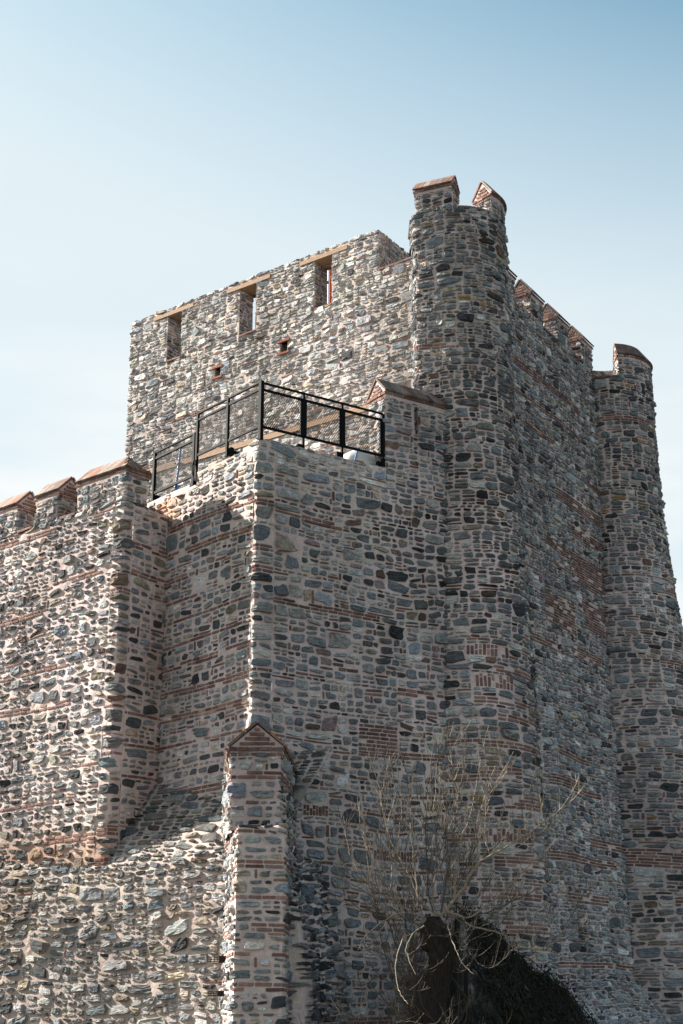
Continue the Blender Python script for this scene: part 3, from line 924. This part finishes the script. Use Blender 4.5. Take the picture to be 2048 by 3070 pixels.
# ------------------------------------------------------------------ curtain wall and its merlons
curt = thing('curtain_wall', 'sunlit battlemented curtain wall at the left, brick banded with three merlons', 'castle wall', (K0[0], K0[1], 0))
nC = np.array([-CLd[1], CLd[0]])
fC = fline(K0, CLd, nC)
mb = MB()
shC = Sheet([K0 + CLd * 9, K0, J + RET * .5], [(2.6, .03), (10.57, 0), (10.57, -.55)], fillet=.07)
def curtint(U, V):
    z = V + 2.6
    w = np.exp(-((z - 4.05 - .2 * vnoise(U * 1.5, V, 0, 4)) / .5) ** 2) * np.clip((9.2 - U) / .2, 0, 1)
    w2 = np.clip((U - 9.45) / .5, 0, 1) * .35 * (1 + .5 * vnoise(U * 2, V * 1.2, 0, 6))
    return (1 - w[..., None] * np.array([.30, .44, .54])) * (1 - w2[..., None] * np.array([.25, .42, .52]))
masonry(mb, shC, S_CURT, 51, u1=8.72, tint=curtint)
S_CQ = Style(**{**{k: v for k, v in S_CURT.__dict__.items() if k != 'self'}, 'area': .15, 'band': (.26, .40), 'brick': .35, 'nbr': (1, 3), 'seglen': (2, 3), 'tile': .05, 'vtile': 0, 'H': (.03, .06)})
masonry(mb, shC, S_CQ, 52, u0=8.72, u1=9.24, tint=curtint)
masonry(mb, shC, S_CURT, 53, u0=9.24, tint=curtint)
mb.build('wall', M_STONE, curt)
for n_, (a, b, hp) in enumerate(((0, 1.40, 's0'), (1.96, 2.68, None), (3.27, 4.25, None))):
    merlon(curt, fC, a, b, -.56, 0, 10.57, 11.2, 11.54, 370 + n_, hip=hp)
for a, b in ((1.43, 1.9), (2.75, 3.22)):
    mb = MB(); coping(mb, fC, a, b, -.5, .02, 10.575, rngG)
    mb.build('brick_coping', M_STONE, curt)

# ------------------------------------------------------------------ lower wall in front of the curtain
low = thing('base_wall', 'coarse sunlit rubble base wall sloping back under the curtain wall', 'castle wall', (K0[0], K0[1], 0))
mb = MB()
d53 = dirv(-53)
sh = Sheet([K0 + d53 * 9, K0 - d53 * 3.8], [(0, .26), (2.0, .17), (3.4, .10), (3.85, .02), (4.3, -.30), (5.7, -1.42)], fillet=.05)
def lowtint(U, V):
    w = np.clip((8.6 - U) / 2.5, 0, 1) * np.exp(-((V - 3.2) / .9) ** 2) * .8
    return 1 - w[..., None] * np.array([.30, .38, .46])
masonry(mb, sh, S_TALUS, 61, tint=lowtint, stain_shade=lambda u, v, rng: 1 - .5 * np.clip((v - 3.5) / .5, 0, 1) * rng.uniform(.4, 1.2, len(u)))  # darker grey stone on the slope, plus the curtain corner's shade painted in
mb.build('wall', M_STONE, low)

# ------------------------------------------------------------------ gabled buttress
butt = thing('buttress', 'narrow gabled buttress with brick cap standing before the bastion corner', 'buttress', (-1.25, 21.6, 0))
mb = MB()
pier = [(-1.535, 24.6), (-1.53, 21.25), (-.815, 21.25), (-.80, 24.6)]
pier[0] = (-2.02, 24.4); pier[3] = (-.72, 24.4)
masonry(mb, Sheet(pier, [(0, .03), (3.0, 0), (4.08, 0), (4.08, -.4)], fillet=.06), S_BUTT, 71)
mb.build('lower_pier', M_STONE, butt)
mb = MB()
up = [(-1.98, 24.4), (-1.74, 22.05), (-1.668, 21.95), (-1.668, 21.6), (-.902, 21.6), (-.89, 22.0), (-.86, 22.1), (-.78, 24.4)]
masonry(mb, Sheet(up, [(4.05, 0), (5.22, 0)], fillet=.05), S_BUTT, 72)
ub = mb.build('upper_pier', M_STONE, butt)
mb = MB(); cap(mb, fline((-1.285, 21.6), (0, 1), (1, 0)), 0, .45, -.383, .383, 5.29, 5.66, rngG)
mb.build('brick_cap', M_STONE, ub)
def fW(s, k, z):
    w = .42 + .14 * s / 2.4
    return np.array([-1.30 - .07 * s / 2.4 + k * w, 22.0 + s, z])
mb = MB(); cap(mb, lambda s, k, z: fW(s, k / .42, z), 0, 2.3, -.42, .42, 5.27, 5.64, rngG)
mb.build('brick_cap', M_STONE, ub)
# broken rubble core clinging to its right side
mb = MB()
S_RUB = Style(**{**{k: v for k, v in S_TALUS.__dict__.items() if k != 'self'}, 'H': (.03, .09), 'gap': .03, 'weights': dict(blue=.4, dark=.3, mid=.3), 'mould': .03, 'mortar': MORTAR})
masonry(mb, Sheet([(-1.05, 22.25), (-.80, 22.25), (-.72, 23.1), (-.25, 24.9)], [(0, .42), (2.2, .30), (3.0, .12), (3.9, -.15)], fillet=.1), S_RUB, 73)
mb.build('broken_masonry', M_STONE, butt)

# two little iron grates fixed to its sunny side
for (x, y, z, s) in ((-1.86, 22.35, 2.20, 1.0), (-1.87, 22.35, 1.72, .8)):
    b = thing('iron_bracket', 'small rusty pierced iron bracket on the sunlit buttress flank, ' + ('the upper one' if s == 1 else 'the broken lower one'), 'bracket', (x, y, z), 'iron brackets on the buttress flank')
    mb = MB()
    w, h = .15 * s, .065 * s
    for zz in (0, h / 2, h):
        mb.bar((x + .06, y, z + zz), (x - w, y - .03, z + zz), .010, .010)
    for k in range(4 if s == 1 else 3):
        xx = x - w + k * w / 3 + .006
        mb.bar((xx, y - .02, z), (xx, y - .02, z + h), .010, .010, up=(0, 1, 0))
    mb.bar((x + .02, y, z + h / 2), (x + .12, y + .02, z + h / 2), .04, .1 * s)
    mb.build('grate', M_RUST, b)

# ------------------------------------------------------------------ railings
def mesh_panel(parent, f, s0, s1, k, z0, z1, pitch=.044, w=.0065):
    mb = MB()
    a = math.tan(R(58))
    W, H = s1 - s0, z1 - z0
    col = (.02, .02, .02, 0)
    for sg in (1, -1):
        x = -H / a
        while x < W:
            p0, p1 = x, x + H / a
            q0, q1 = max(p0, 0), min(p1, W)
            if q1 - q0 > .01:
                za, zb = z0 + (q0 - p0) * a, z0 + (q1 - p0) * a
                sa, sb = (s0 + q0, s0 + q1) if sg > 0 else (s1 - q0, s1 - q1)
                mb.bar(f(sa, k + .002 * sg, za), f(sb, k + .002 * sg, zb), w, .004, up=f(0, 1, 0) - f(0, 0, 0), col=col)
            x += pitch
    return mb.build('mesh_panel', M_MESH, parent)

def rail_part(parent, name, f, s0, s1, k, z0, z1, w=.045, h=.045):
    mb = MB(); mb.bar(f(s0, k, z0), f(s1, k, z1), w, h); return mb.build(name, M_STEEL, parent)

def post(parent, f, s, k, z0, z1, w=.05):
    mb = MB(); mb.bar(f(s, k, z0), f(s, k, z1), w, w, up=f(s, k + 1, 0) - f(s, k, 0)); o = mb.build('post', M_STEEL, parent)
    return o

def anchor(parent, f, s, k, z, sg=1):
    mb = MB()
    mb.bar(f(s + .06 * sg, k - .05, z - .02), f(s + .06 * sg, k - .05, z + .13), .09, .07, up=f(0, 1, 0) - f(0, 0, 0))
    mb.bar(f(s + .06 * sg, k - .05, z + .06), f(s + .06 * sg, k - .42, z + .06), .05, .05)
    return mb.build('anchor', M_STEEL, parent)

rail = thing('railing', 'black steel railing with mesh panels round the bastion top corner', 'railing', tuple(float(x) for x in fL(0, -.04, 11.3)), 'black mesh railings on the bastion')
kk = -.04
post(rail, fL, 0, kk, 11.30, 12.47, .075)
for s, z0 in ((1.02, 11.28), (2.0, 11.05)):
    post(rail, fL, s, kk, z0, 12.47); anchor(rail, fL, s, kk, z0 + .03, -1)
for s, z0 in ((.97, 11.27), (1.83, 11.3), (2.77, 11.3)):
    post(rail, fB, s, kk, z0, 12.45, .045 if s < 2.5 else .065); anchor(rail, fB, s, kk, z0 + .03, -1)
for f, n_, segs in ((fL, 2.0, ((.0, 1.02), (1.02, 2.0))), (fB, 2.77, ((.0, .97), (.97, 1.83), (1.83, 2.77)))):
    rail_part(rail, 'handrail', f, 0, n_, kk, 12.455, 12.455, .045, .03)
    for a, b in segs:
        rail_part(rail, 'panel_rail', f, a + .02, b - .02, kk, 12.32, 12.32, .035, .042)
        rail_part(rail, 'panel_rail', f, a + .02, b - .02, kk, 11.58, 11.58, .035, .042)
        if f is fB:
            for x in (a + .05, b - .05):
                mb = MB(); mb.bar(f(x, kk, 11.58), f(x, kk, 12.32), .035, .035, up=(f(0, 1, 0) - f(0, 0, 0))); mb.build('panel_stile', M_STEEL, rail)
        mesh_panel(rail, f, a + .03, b - .03, kk, 11.6, 12.3)
lowr = thing('railing', 'single lower black mesh railing panel left of the step by the blue prop', 'railing', tuple(fL(2.1, -.04, 11.0)), 'black mesh railings on the bastion')
for s in (2.09, 3.46):
    post(lowr, fL, s, kk, 10.98, 12.08, .06); anchor(lowr, fL, s, kk, 11.02, -1)
rail_part(lowr, 'handrail', fL, 2.09, 3.46, kk, 12.065, 12.065, .045, .03)
rail_part(lowr, 'panel_rail', fL, 2.1, 3.45, kk, 11.94, 11.94, .04, .05)
rail_part(lowr, 'panel_rail', fL, 2.1, 3.45, kk, 11.20, 11.20, .04, .05)
mesh_panel(lowr, fL, 2.12, 3.44, kk, 11.22, 11.92)
# loose cable hanging at the step
cb = thing('cable', 'loose black cable hanging off the railing step', 'cable', tuple(fL(2.04, 0, 11.4)))
mb = MB(); mb.tube([fL(2.02, .0, 11.5), fL(2.05, .03, 11.36), fL(2.0, .05, 11.2), fL(1.93, .04, 11.02)], .014, 5); mb.tube([fL(2.03, .0, 11.42), fL(1.98, .03, 11.22), fL(1.99, .03, 10.98)], .012, 5)
mb.build('cable', M_STEEL, cb)

prop = thing('scaffold_prop', 'slim blue adjustable steel prop behind the lower railing', 'prop', tuple(fL(3.1, -.35, 11.0)))
p0, p1 = fL(3.16, -.35, 10.98), fL(3.02, -.35, 12.12)
mb = MB(); mb.tube([p0, p0 + (p1 - p0) * .5, p1], .024, 10); mb.build('tube', M_BLUE, prop, True)
for t in (.30, .72):
    c = p0 + (p1 - p0) * t
    mb = MB(); mb.tube([c - (0, 0, .012), c + (0, 0, .012)], .05, 10); mb.bar(c - (.09, 0, 0), c + (.09, 0, 0), .02, .02); mb.build('collar', M_BLUE, prop)
mb = MB(); mb.hexa([p0 + np.array(q) for q in ((-.07, -.07, -.01), (.07, -.07, -.01), (.07, .07, -.01), (-.07, .07, -.01), (-.07, -.07, 0), (.07, -.07, 0), (.07, .07, 0), (-.07, .07, 0))]); mb.build('foot_plate', M_BLUE, prop)

# white sack tied with a cord
sc = fB(2.5, -.62, 10.74)
sack = thing('sack', 'plump white woven sack tied with blue cord behind the railing', 'sack', tuple(sc))
mb = MB()
nu, nv = 36, 22
U, V = np.meshgrid(np.arange(nu) / nu * 2 * math.pi, np.linspace(-math.pi / 2, math.pi / 2, nv), indexing='ij')
r = 1 + .07 * vnoise(np.cos(U) * 1.6, np.sin(U) * 1.6, V * 1.3, 3) + .025 * np.sin(U * 14 + 3 * np.sin(V * 2)) * np.cos(V)
X = .46 * r * np.cos(U) * np.sign(np.cos(V)) * np.abs(np.cos(V)) ** .7; Yv = .36 * r * np.sin(U) * np.abs(np.cos(V)) ** .7; Zv = .5 * np.sin(V) * (1 + .05 * vnoise(U, V, 0, 8))
Zt = Zv + .25 * X; c = sc + np.array([0, 0, .56])
i, j = np.meshgrid(np.arange(nu), np.arange(nv - 1), indexing='ij'); i2 = (i + 1) % nu
mb.add(np.stack([c[0] + X, c[1] + Yv, c[2] + Zt], -1), np.stack([i * nv + j, i2 * nv + j, i2 * nv + j + 1, i * nv + j + 1], -1))
mb.build('bag', M_WHITE, sack, True)
mb = MB(); a = np.linspace(0, 2 * math.pi, 26)
mb.tube(np.stack([c[0] - .04 + .12 * np.sin(a), c[1] + .385 * np.cos(a), c[2] + .54 * np.sin(a)], -1), .014, 6); mb.build('cord', M_BLUE, sack)

# ------------------------------------------------------------------ flag behind the third opening
fp = np.array([-.325, 31.6])
pole = thing('flagpole', 'pale flagpole seen through the third opening of the keep', 'flagpole', (fp[0], fp[1], 15.8))
mb = MB(); mb.tube([(fp[0], fp[1], 15.8), (fp[0], fp[1], 17.5), (fp[0], fp[1], 19.15)], .027, 12); mb.tube([(fp[0], fp[1], 19.13), (fp[0], fp[1], 19.2)], .045, 10)
mb.build('pole', M_POLE, pole, True)
flag = thing('flag', 'red flag with white emblem hanging in folds from the pale pole', 'flag', (fp[0] + .03, fp[1], 18.0))
mb = MB(); mw = MB()
nu, nv = 40, 30
U, V = np.meshgrid(np.linspace(0, 1, nu), np.linspace(0, 1, nv), indexing='ij')
def clothp(U, V, o=0.0):
    x = fp[0] + .03 + .42 * U
    y = fp[1] - .09 * np.sin(U * 13 + V * 1.2) * (.3 + .7 * U) - o
    z = 18.95 - 1.0 * V - .30 * U * U + .03 * np.sin(U * 9)
    return np.stack([x, y, z], -1)
i, j = np.meshgrid(np.arange(nu - 1), np.arange(nv - 1), indexing='ij')
Q = np.stack([i * nv + j, (i + 1) * nv + j, (i + 1) * nv + j + 1, i * nv + j + 1], -1)
mb.add(clothp(U, V), Q)
fl = mb.build('cloth', M_RED, flag, True)
a = np.linspace(R(40), R(320), 24)
o = np.stack([.38 + .20 * np.cos(a), .48 + .22 * np.sin(a)], -1); q = np.stack([.43 + .155 * np.cos(a), .48 + .17 * np.sin(a)], -1)
P = np.concatenate([clothp(o[:, 0], o[:, 1], .012), clothp(q[:, 0], q[:, 1], .012)])
k = np.arange(23); mw.add(P, np.stack([k, k + 1, 24 + k + 1, 24 + k], -1))
mw.build('emblem', M_FWHITE, fl)

# ------------------------------------------------------------------ bare tree
LIMBS = [
    (0.034, [(1.43,20.34,2.8),(1.54,20.29,2.94),(1.7,20.25,3.13),(1.79,20.2,3.3),(1.91,20.16,3.45),(2.04,20.11,3.53),(2.3,20.07,3.66),(2.57,20.02,3.83),(2.79,19.98,3.97),(3.02,19.93,4.14),(3.26,19.89,4.49)]),
    (0.022, [(1.37,20.36,2.79),(1.44,20.35,3.13),(1.5,20.34,3.46),(1.57,20.33,3.84),(1.61,20.32,4.22),(1.7,20.31,4.58),(1.76,20.3,4.92),(1.8,20.29,5.5)]),
    (0.028, [(1.43,20.32,2.78),(1.31,20.28,2.77),(1.2,20.24,2.83),(1.07,20.2,2.95),(1.02,20.16,3.23),(0.98,20.11,3.62),(0.95,20.07,4.01),(0.96,20.03,4.49),(0.8,19.99,5.03)]),
    (0.018, [(1.05,20.14,2.99),(0.94,20.16,3.27),(0.83,20.17,3.45),(0.68,20.19,3.76),(0.59,20.21,4.11),(0.53,20.22,4.47),(0.32,20.24,5.16)]),
    (0.020, [(1.27,20.39,2.78),(1.21,20.44,3.08),(1.21,20.49,3.48),(1.19,20.54,3.93),(1.23,20.59,4.34),(1.29,20.64,4.9),(1.14,20.69,5.36)]),
    (0.022, [(1.45,20.34,2.8),(1.71,20.3,2.72),(1.98,20.26,2.85),(2.23,20.21,3.06),(2.45,20.17,3.27),(2.68,20.13,3.49),(2.92,20.09,3.7)]),
    (0.022, [(1.45,20.32,2.8),(1.64,20.26,2.74),(1.72,20.19,2.63),(1.96,20.13,2.56),(2.19,20.07,2.49),(2.35,20.0,2.4),(2.49,19.94,2.31),(2.7,19.88,2.29),(2.92,19.82,2.45),(3.05,19.75,2.69),(3.19,19.69,3.02)]),
    (0.016, [(1.7,20.24,2.72),(1.65,20.12,2.54),(1.67,20.01,2.37),(1.77,19.89,2.18),(1.91,19.77,2.06),(2.09,19.66,2.11),(2.23,19.54,2.27)]),
    (0.016, [(1.44,20.24,2.68),(1.47,20.1,2.5),(1.54,19.97,2.29),(1.61,19.83,2.1),(1.75,19.69,1.97)]),
    (0.026, [(1.21,20.49,2.62),(1.01,20.54,2.78),(0.79,20.59,2.93),(0.52,20.64,3.09),(0.34,20.69,3.27),(0.12,20.74,3.61),(0.03,20.79,4.16)]),
    (0.020, [(1.14,20.49,2.6),(0.9,20.56,2.71),(0.68,20.63,2.87),(0.46,20.7,3.01),(0.18,20.77,3.19),(-0.11,20.84,3.32)]),
    (0.014, [(1.13,20.24,2.61),(0.97,20.12,2.5),(0.87,19.99,2.31),(0.91,19.87,2.14),(0.98,19.74,1.97)]),
    (0.014, [(0.84,20.24,2.46),(0.74,20.1,2.16),(0.74,19.97,1.87),(0.79,19.83,1.71),(0.87,19.69,1.6)]),
    (0.014, [(1.09,20.34,2.72),(0.82,20.24,2.78),(0.55,20.14,2.65),(0.33,20.04,2.48),(0.22,19.94,2.28)]),
    (0.018, [(1.32,20.44,2.77),(1.26,20.47,3.12),(1.34,20.5,3.59),(1.31,20.53,4.06),(1.35,20.56,4.61),(1.41,20.59,5.27)]),
    (0.016, [(2.05,20.14,3.53),(2.01,20.18,3.75),(2.01,20.22,4.0),(2.08,20.26,4.34),(2.2,20.3,4.58),(2.46,20.34,5.01)]),
    (0.014, [(1.73,20.24,3.15),(1.91,20.22,3.45),(2.14,20.21,3.67),(2.48,20.19,3.91),(2.66,20.17,4.17),(2.71,20.16,4.51),(2.74,20.14,4.89)]),
    (0.016, [(1.56,20.29,3.02),(1.62,20.3,3.46),(1.68,20.31,3.81),(1.8,20.32,4.08),(1.9,20.32,4.51),(2.02,20.33,5.04),(2.12,20.34,5.39)]),
    (0.014, [(0.68,20.54,3.07),(0.71,20.56,3.42),(0.68,20.58,3.75),(0.67,20.6,4.07),(0.77,20.62,4.44),(0.69,20.64,4.97)]),
    (0.014, [(1.69,20.54,2.73),(2.15,20.62,2.85),(2.55,20.7,3.03),(2.82,20.78,3.17),(3.11,20.86,3.31),(3.31,20.94,3.56)]),
    (0.013, [(1.96,20.59,2.63),(2.38,20.68,2.74),(2.78,20.77,2.44),(3.11,20.85,2.47),(3.46,20.94,2.44)]),
    (0.012, [(0.86,20.54,2.82),(0.7,20.59,3.04),(0.43,20.64,3.13),(0.37,20.69,3.49),(0.27,20.74,4.27)]),
    (0.012, [(1.18,20.34,1.61),(1.07,20.27,1.49),(0.87,20.19,1.41),(0.76,20.11,1.47),(0.66,20.04,1.57)]),
    (0.012, [(1.37,20.24,1.49),(1.27,20.17,1.37),(1.1,20.09,1.34),(0.9,20.02,1.39),(0.73,19.94,1.37)]),
    (0.016, [(0.94,20.64,2.35),(0.86,20.7,2.53),(0.68,20.76,2.73),(0.41,20.82,2.82),(0.09,20.88,2.95),(-0.09,20.94,3.05)]),
    (0.012, [(1.46,20.44,2.75),(1.56,20.5,3.15),(1.48,20.56,3.59),(1.48,20.62,4.07),(1.61,20.68,4.58),(1.57,20.74,5.51)]),
    (0.013, [(1.14,20.44,2.73),(0.97,20.46,2.99),(0.88,20.48,3.34),(0.8,20.5,3.79),(0.86,20.52,4.24),(0.79,20.54,4.84)]),
    (0.013, [(1.82,20.34,3.33),(1.87,20.41,3.78),(1.96,20.49,4.15),(2.11,20.57,4.57),(2.22,20.64,4.86)]),
    (0.012, [(1.54,20.34,2.96),(1.68,20.32,3.24),(1.92,20.29,3.77),(2.22,20.27,4.03),(2.3,20.24,4.3)]),
    (0.012, [(0.64,20.54,4.06),(0.56,20.57,4.34),(0.61,20.61,4.62),(0.7,20.64,5.0)]),
    (0.012, [(0.84,20.64,2.92),(0.57,20.66,3.31),(0.41,20.69,3.58),(0.28,20.71,3.95),(0.26,20.74,4.36)])]
STEMS = [
    (0.030, [(1.05,20.74,1.63),(1.02,20.78,1.97),(1.0,20.82,2.36),(0.91,20.86,2.62),(0.9,20.9,2.89),(0.81,20.94,3.11)]),
    (0.020, [(1.03,20.79,1.76),(1.15,20.92,1.97),(1.23,21.04,2.1)]),
    (0.016, [(1.01,20.74,1.88),(0.86,20.79,2.18),(0.75,20.84,2.4),(0.64,20.89,2.73),(0.37,20.94,2.87)]),
    (0.016, [(1.03,20.74,1.67),(0.84,20.87,1.97),(0.64,21.01,2.23),(0.32,21.14,2.37)]),
    (0.014, [(1.0,20.64,1.8),(0.78,20.74,1.76),(0.56,20.84,1.97),(0.34,20.94,1.86)]),
    (0.014, [(1.02,20.64,1.92),(0.95,20.77,2.23),(1.03,20.91,2.62),(0.99,21.04,2.96)]),
    (0.012, [(1.02,20.64,1.76),(0.83,20.66,1.88),(0.67,20.69,2.05),(0.52,20.71,2.61),(0.48,20.74,2.94)])]
TRUNK = [(1.179, 20.44, 1.217, 0.27), (1.208, 20.44, 1.546, 0.221), (1.302, 20.44, 1.859, 0.184), (1.37, 20.44, 2.132, 0.184), (1.346, 20.44, 2.344, 0.194), (1.294, 20.44, 2.515, 0.194), (1.279, 20.44, 2.643, 0.135), (1.286, 20.44, 2.74, 0.077)]

tree = thing('bare_tree', 'leafless pollarded tree with sunlit shoots right of the buttress', 'tree', (1.2, 20.6, 0))
tr = random.Random(5); trn = np.random.default_rng(5)
def spline(P, n=4):
    P = np.array(P, float); Q = np.concatenate([2 * P[:1] - P[1:2], P, 2 * P[-1:] - P[-2:-1]])
    out = []
    for i in range(len(P) - 1):
        p0, p1, p2, p3 = Q[i:i + 4]
        for t in np.arange(n) / n:
            out.append(.5 * (2 * p1 + (p2 - p0) * t + (2 * p0 - 5 * p1 + 4 * p2 - p3) * t * t + (3 * p1 - p0 - 3 * p2 + p3) * t ** 3))
    return np.array(out + [P[-1]])
mb = MB()
TP = [(1.14, 20.44, -.1, .36)] + TRUNK
pts = spline([t[:3] for t in TP], 6); rad = np.interp(np.linspace(0, 1, len(pts)), np.linspace(0, 1, len(TP)), [t[3] for t in TP])
n = 28
ang = np.arange(n) * 2 * math.pi / n
rr = rad[:, None] * (1 + .10 * vnoise(np.cos(ang)[None] * 1.7, np.sin(ang)[None] * 1.7, pts[:, 2:3] * 2.2, 3) + .045 * np.sin(ang[None] * 11 + 3 * vnoise(pts[:, 2:3] * 3, ang[None], 0, 4)))
V = np.stack([pts[:, 0:1] + rr * np.cos(ang), pts[:, 1:2] + rr * np.sin(ang), np.repeat(pts[:, 2:3], n, 1) + .02 * vnoise(ang[None] * 2, pts[:, 2:3] * 4, 0, 6)], -1)
m = len(pts); i, j = np.meshgrid(np.arange(m - 1), np.arange(n), indexing='ij'); j2 = (j + 1) % n
mb.add(np.concatenate([V.reshape(-1, 3), pts[-1:]]), np.stack([i * n + j, i * n + j2, (i + 1) * n + j2, (i + 1) * n + j], -1), [( (m - 1) * n + a, (m - 1) * n + (a + 1) % n, m * n) for a in range(n)])
for (x, y, z, r_) in ((1.47, 20.43, 2.12, .12), (1.185, 20.42, 2.45, .12), (1.36, 20.36, 2.50, .12)):   # pollard knobs
    a1 = np.linspace(-1.4, 1.4, 8); mb.tube(np.stack([np.full(8, x), np.full(8, y), z + 1.5 * r_ * np.sin(a1)], -1), r_ * np.cos(a1) * (1 + .1 * trn.normal(size=8)), 12)
mb.build('trunk', M_BARK, tree, True)

def shoots(mb, P, r0, depth, dens, col=(.2, .15, .1, 0)):
    """opposite side shoots along a limb, bending upwards"""
    seg = np.linalg.norm(np.diff(P, axis=0), axis=1); S = np.concatenate([[0], np.cumsum(seg)])
    Lt = S[-1]; s = dens * tr.uniform(.5, 1.2)
    while s < Lt * .97:
        p = np.array([np.interp(s, S, P[:, k]) for k in range(3)])
        t = np.array([np.interp(min(s + .05, Lt), S, P[:, k]) for k in range(3)]) - p
        t /= np.linalg.norm(t) + 1e-9
        side = np.cross(t, trn.normal(size=3)); side /= np.linalg.norm(side) + 1e-9
        for sg in (1, -1):
            if tr.random() < .28:
                continue
            ln = tr.uniform(.25, .95) * (1 - .55 * s / Lt) * (1 if depth == 0 else .45)
            d = t * .75 + side * sg * .75 + np.array([0, 0, .15])
            Q = [p]; nst = 6
            for q in range(nst):
                d = d + np.array([0, 0, .20]) + trn.normal(size=3) * .09
                d /= np.linalg.norm(d)
                Q.append(Q[-1] + d * ln / nst)
            Q = np.array(Q)
            rb = r0 * (.42 if depth == 0 else .6)
            mb.tube(Q, np.linspace(min(max(.0036, rb), .007), .0026, len(Q)), 4, col)
            if depth == 0 and ln > .4:
                shoots(mb, Q, rb, 1, .16, col)
        s += dens * tr.uniform(.6, 1.4)
for k, (r0, P) in enumerate(LIMBS):
    Q = spline(P, 4)
    Q[1:-1] += .006 * trn.normal(size=Q[1:-1].shape)
    mb = MB()
    mb.tube(Q, np.linspace(r0 * .68, .0036, len(Q)), 6, TW_LIT if k % 3 != 1 else TW_SHADED)
    shoots(mb, Q, r0 * .6, 0, .17, TW_LIT if k % 5 == 0 else TW_SHADED)
    mb.build('branch', M_TWIG, tree, False)

shrub = thing('shrub', 'dark tangled leafless shrub behind the pollarded trunk', 'shrub', (1.0, 20.9, 0))
mb = MB()
for r0, P in STEMS:
    Q = spline([(P[0][0], P[0][1], .0)] + P, 4); mb.tube(Q, np.linspace(r0, .006, len(Q)), 6); shoots(mb, Q, r0 * .7, 0, .12)
for q in range(60):
    x, y = 1.05 + trn.normal() * .25, 20.95 + trn.normal() * .15
    d = np.array([trn.normal() * .5 - .25, trn.normal() * .3, 1.0]); Q = [np.array([x, y, 0.])]
    for _ in range(9):
        d = d + trn.normal(size=3) * .22; d /= np.linalg.norm(d); Q.append(Q[-1] + d * tr.uniform(.14, .34))
    Q = np.array(Q); mb.tube(Q, np.linspace(.012, .004, len(Q)), 4); shoots(mb, Q, .008, 1, .18)
mb.build('stems', M_DTWIG, shrub)

# ------------------------------------------------------------------ dark overgrown mound against the turret foot
mb = MB()
xs, ys = np.linspace(1.3, 6.2, 110), np.linspace(22.3, 26.9, 90)
X, Y = np.meshgrid(xs, ys, indexing='ij')
def mh(X, Y):
    ridge = np.interp(X, [1.3, 1.78, 1.98, 2.4, 3.0, 3.45, 4.1, 5.2, 6.2], [.3, 1.1, 3.0, 2.72, 2.2, 1.85, 1.25, .4, 0])
    fall = np.clip(25.2 - Y, 0, 9) * .42 + np.clip(25.2 - Y, 0, 9) ** 2 * .10
    n_ = .22 * vnoise(X * 1.6, Y * 1.6, 0, 3) + .14 * vnoise(X * 4, Y * 4, 0, 4) + .09 * vnoise(X * 9, Y * 9, 0, 5)
    return np.maximum(ridge - fall + n_ * np.clip(ridge, 0, 1), -.1)
Z = mh(X, Y)
nx, ny = len(xs), len(ys); i, j = np.meshgrid(np.arange(nx - 1), np.arange(ny - 1), indexing='ij')
tone = np.where((vnoise(X * 5, Y * 5, Z * 5, 8) > .22)[..., None], np.array([.17, .165, .155]), np.array([.055, .054, .048])) * (1 + .4 * vnoise(X * 8, Y * 8, Z * 8, 2))[..., None]
mb.add(np.stack([X, Y, Z], -1), np.stack([i * ny + j, (i + 1) * ny + j, (i + 1) * ny + j + 1, i * ny + j + 1], -1), None, np.concatenate([tone, np.ones(tone.shape[:2] + (1,))], -1).reshape(-1, 4))
md = mb.build('mound', M_STONE); md['kind'] = 'structure'; md['label'] = 'dark rubble mound overgrown with creeper'
mb = MB()
for q in range(700):
    x, y = tr.uniform(1.7, 2.6) + tr.random() ** 1.6 * 2.4, tr.uniform(22.6, 25.8)
    d = np.array([.55 + trn.normal() * .35, -.5 + trn.normal() * .4, 0]); d /= np.linalg.norm(d)
    ln = tr.uniform(.3, 1.1); t = np.linspace(0, 1, 6)
    px, py = x + d[0] * ln * t + .03 * trn.normal(size=6), y + d[1] * ln * t + .03 * trn.normal(size=6)
    pz = mh(px, py) + .03 + .09 * np.abs(trn.normal(size=6))
    if pz.max() < .2:
        continue
    mb.tube(np.stack([px, py, pz], -1), np.linspace(.012, .005, 6), 4)
    for k in range(14):
        a = tr.randrange(6); c = np.array([px[a], py[a], pz[a]]) + trn.normal(size=3) * .08
        u_, v_ = trn.normal(size=3) * .019, trn.normal(size=3) * .019
        mb.add([c, c + u_, c + u_ + v_, c + v_], [(0, 1, 2, 3)])
cr = mb.build('creeper', M_IVY); cr['kind'] = 'stuff'; cr['label'] = 'dark creeper and dead stems trailing over the mound'

for o in bpy.data.objects:
    if '_org' in o.keys():
        del o['_org']
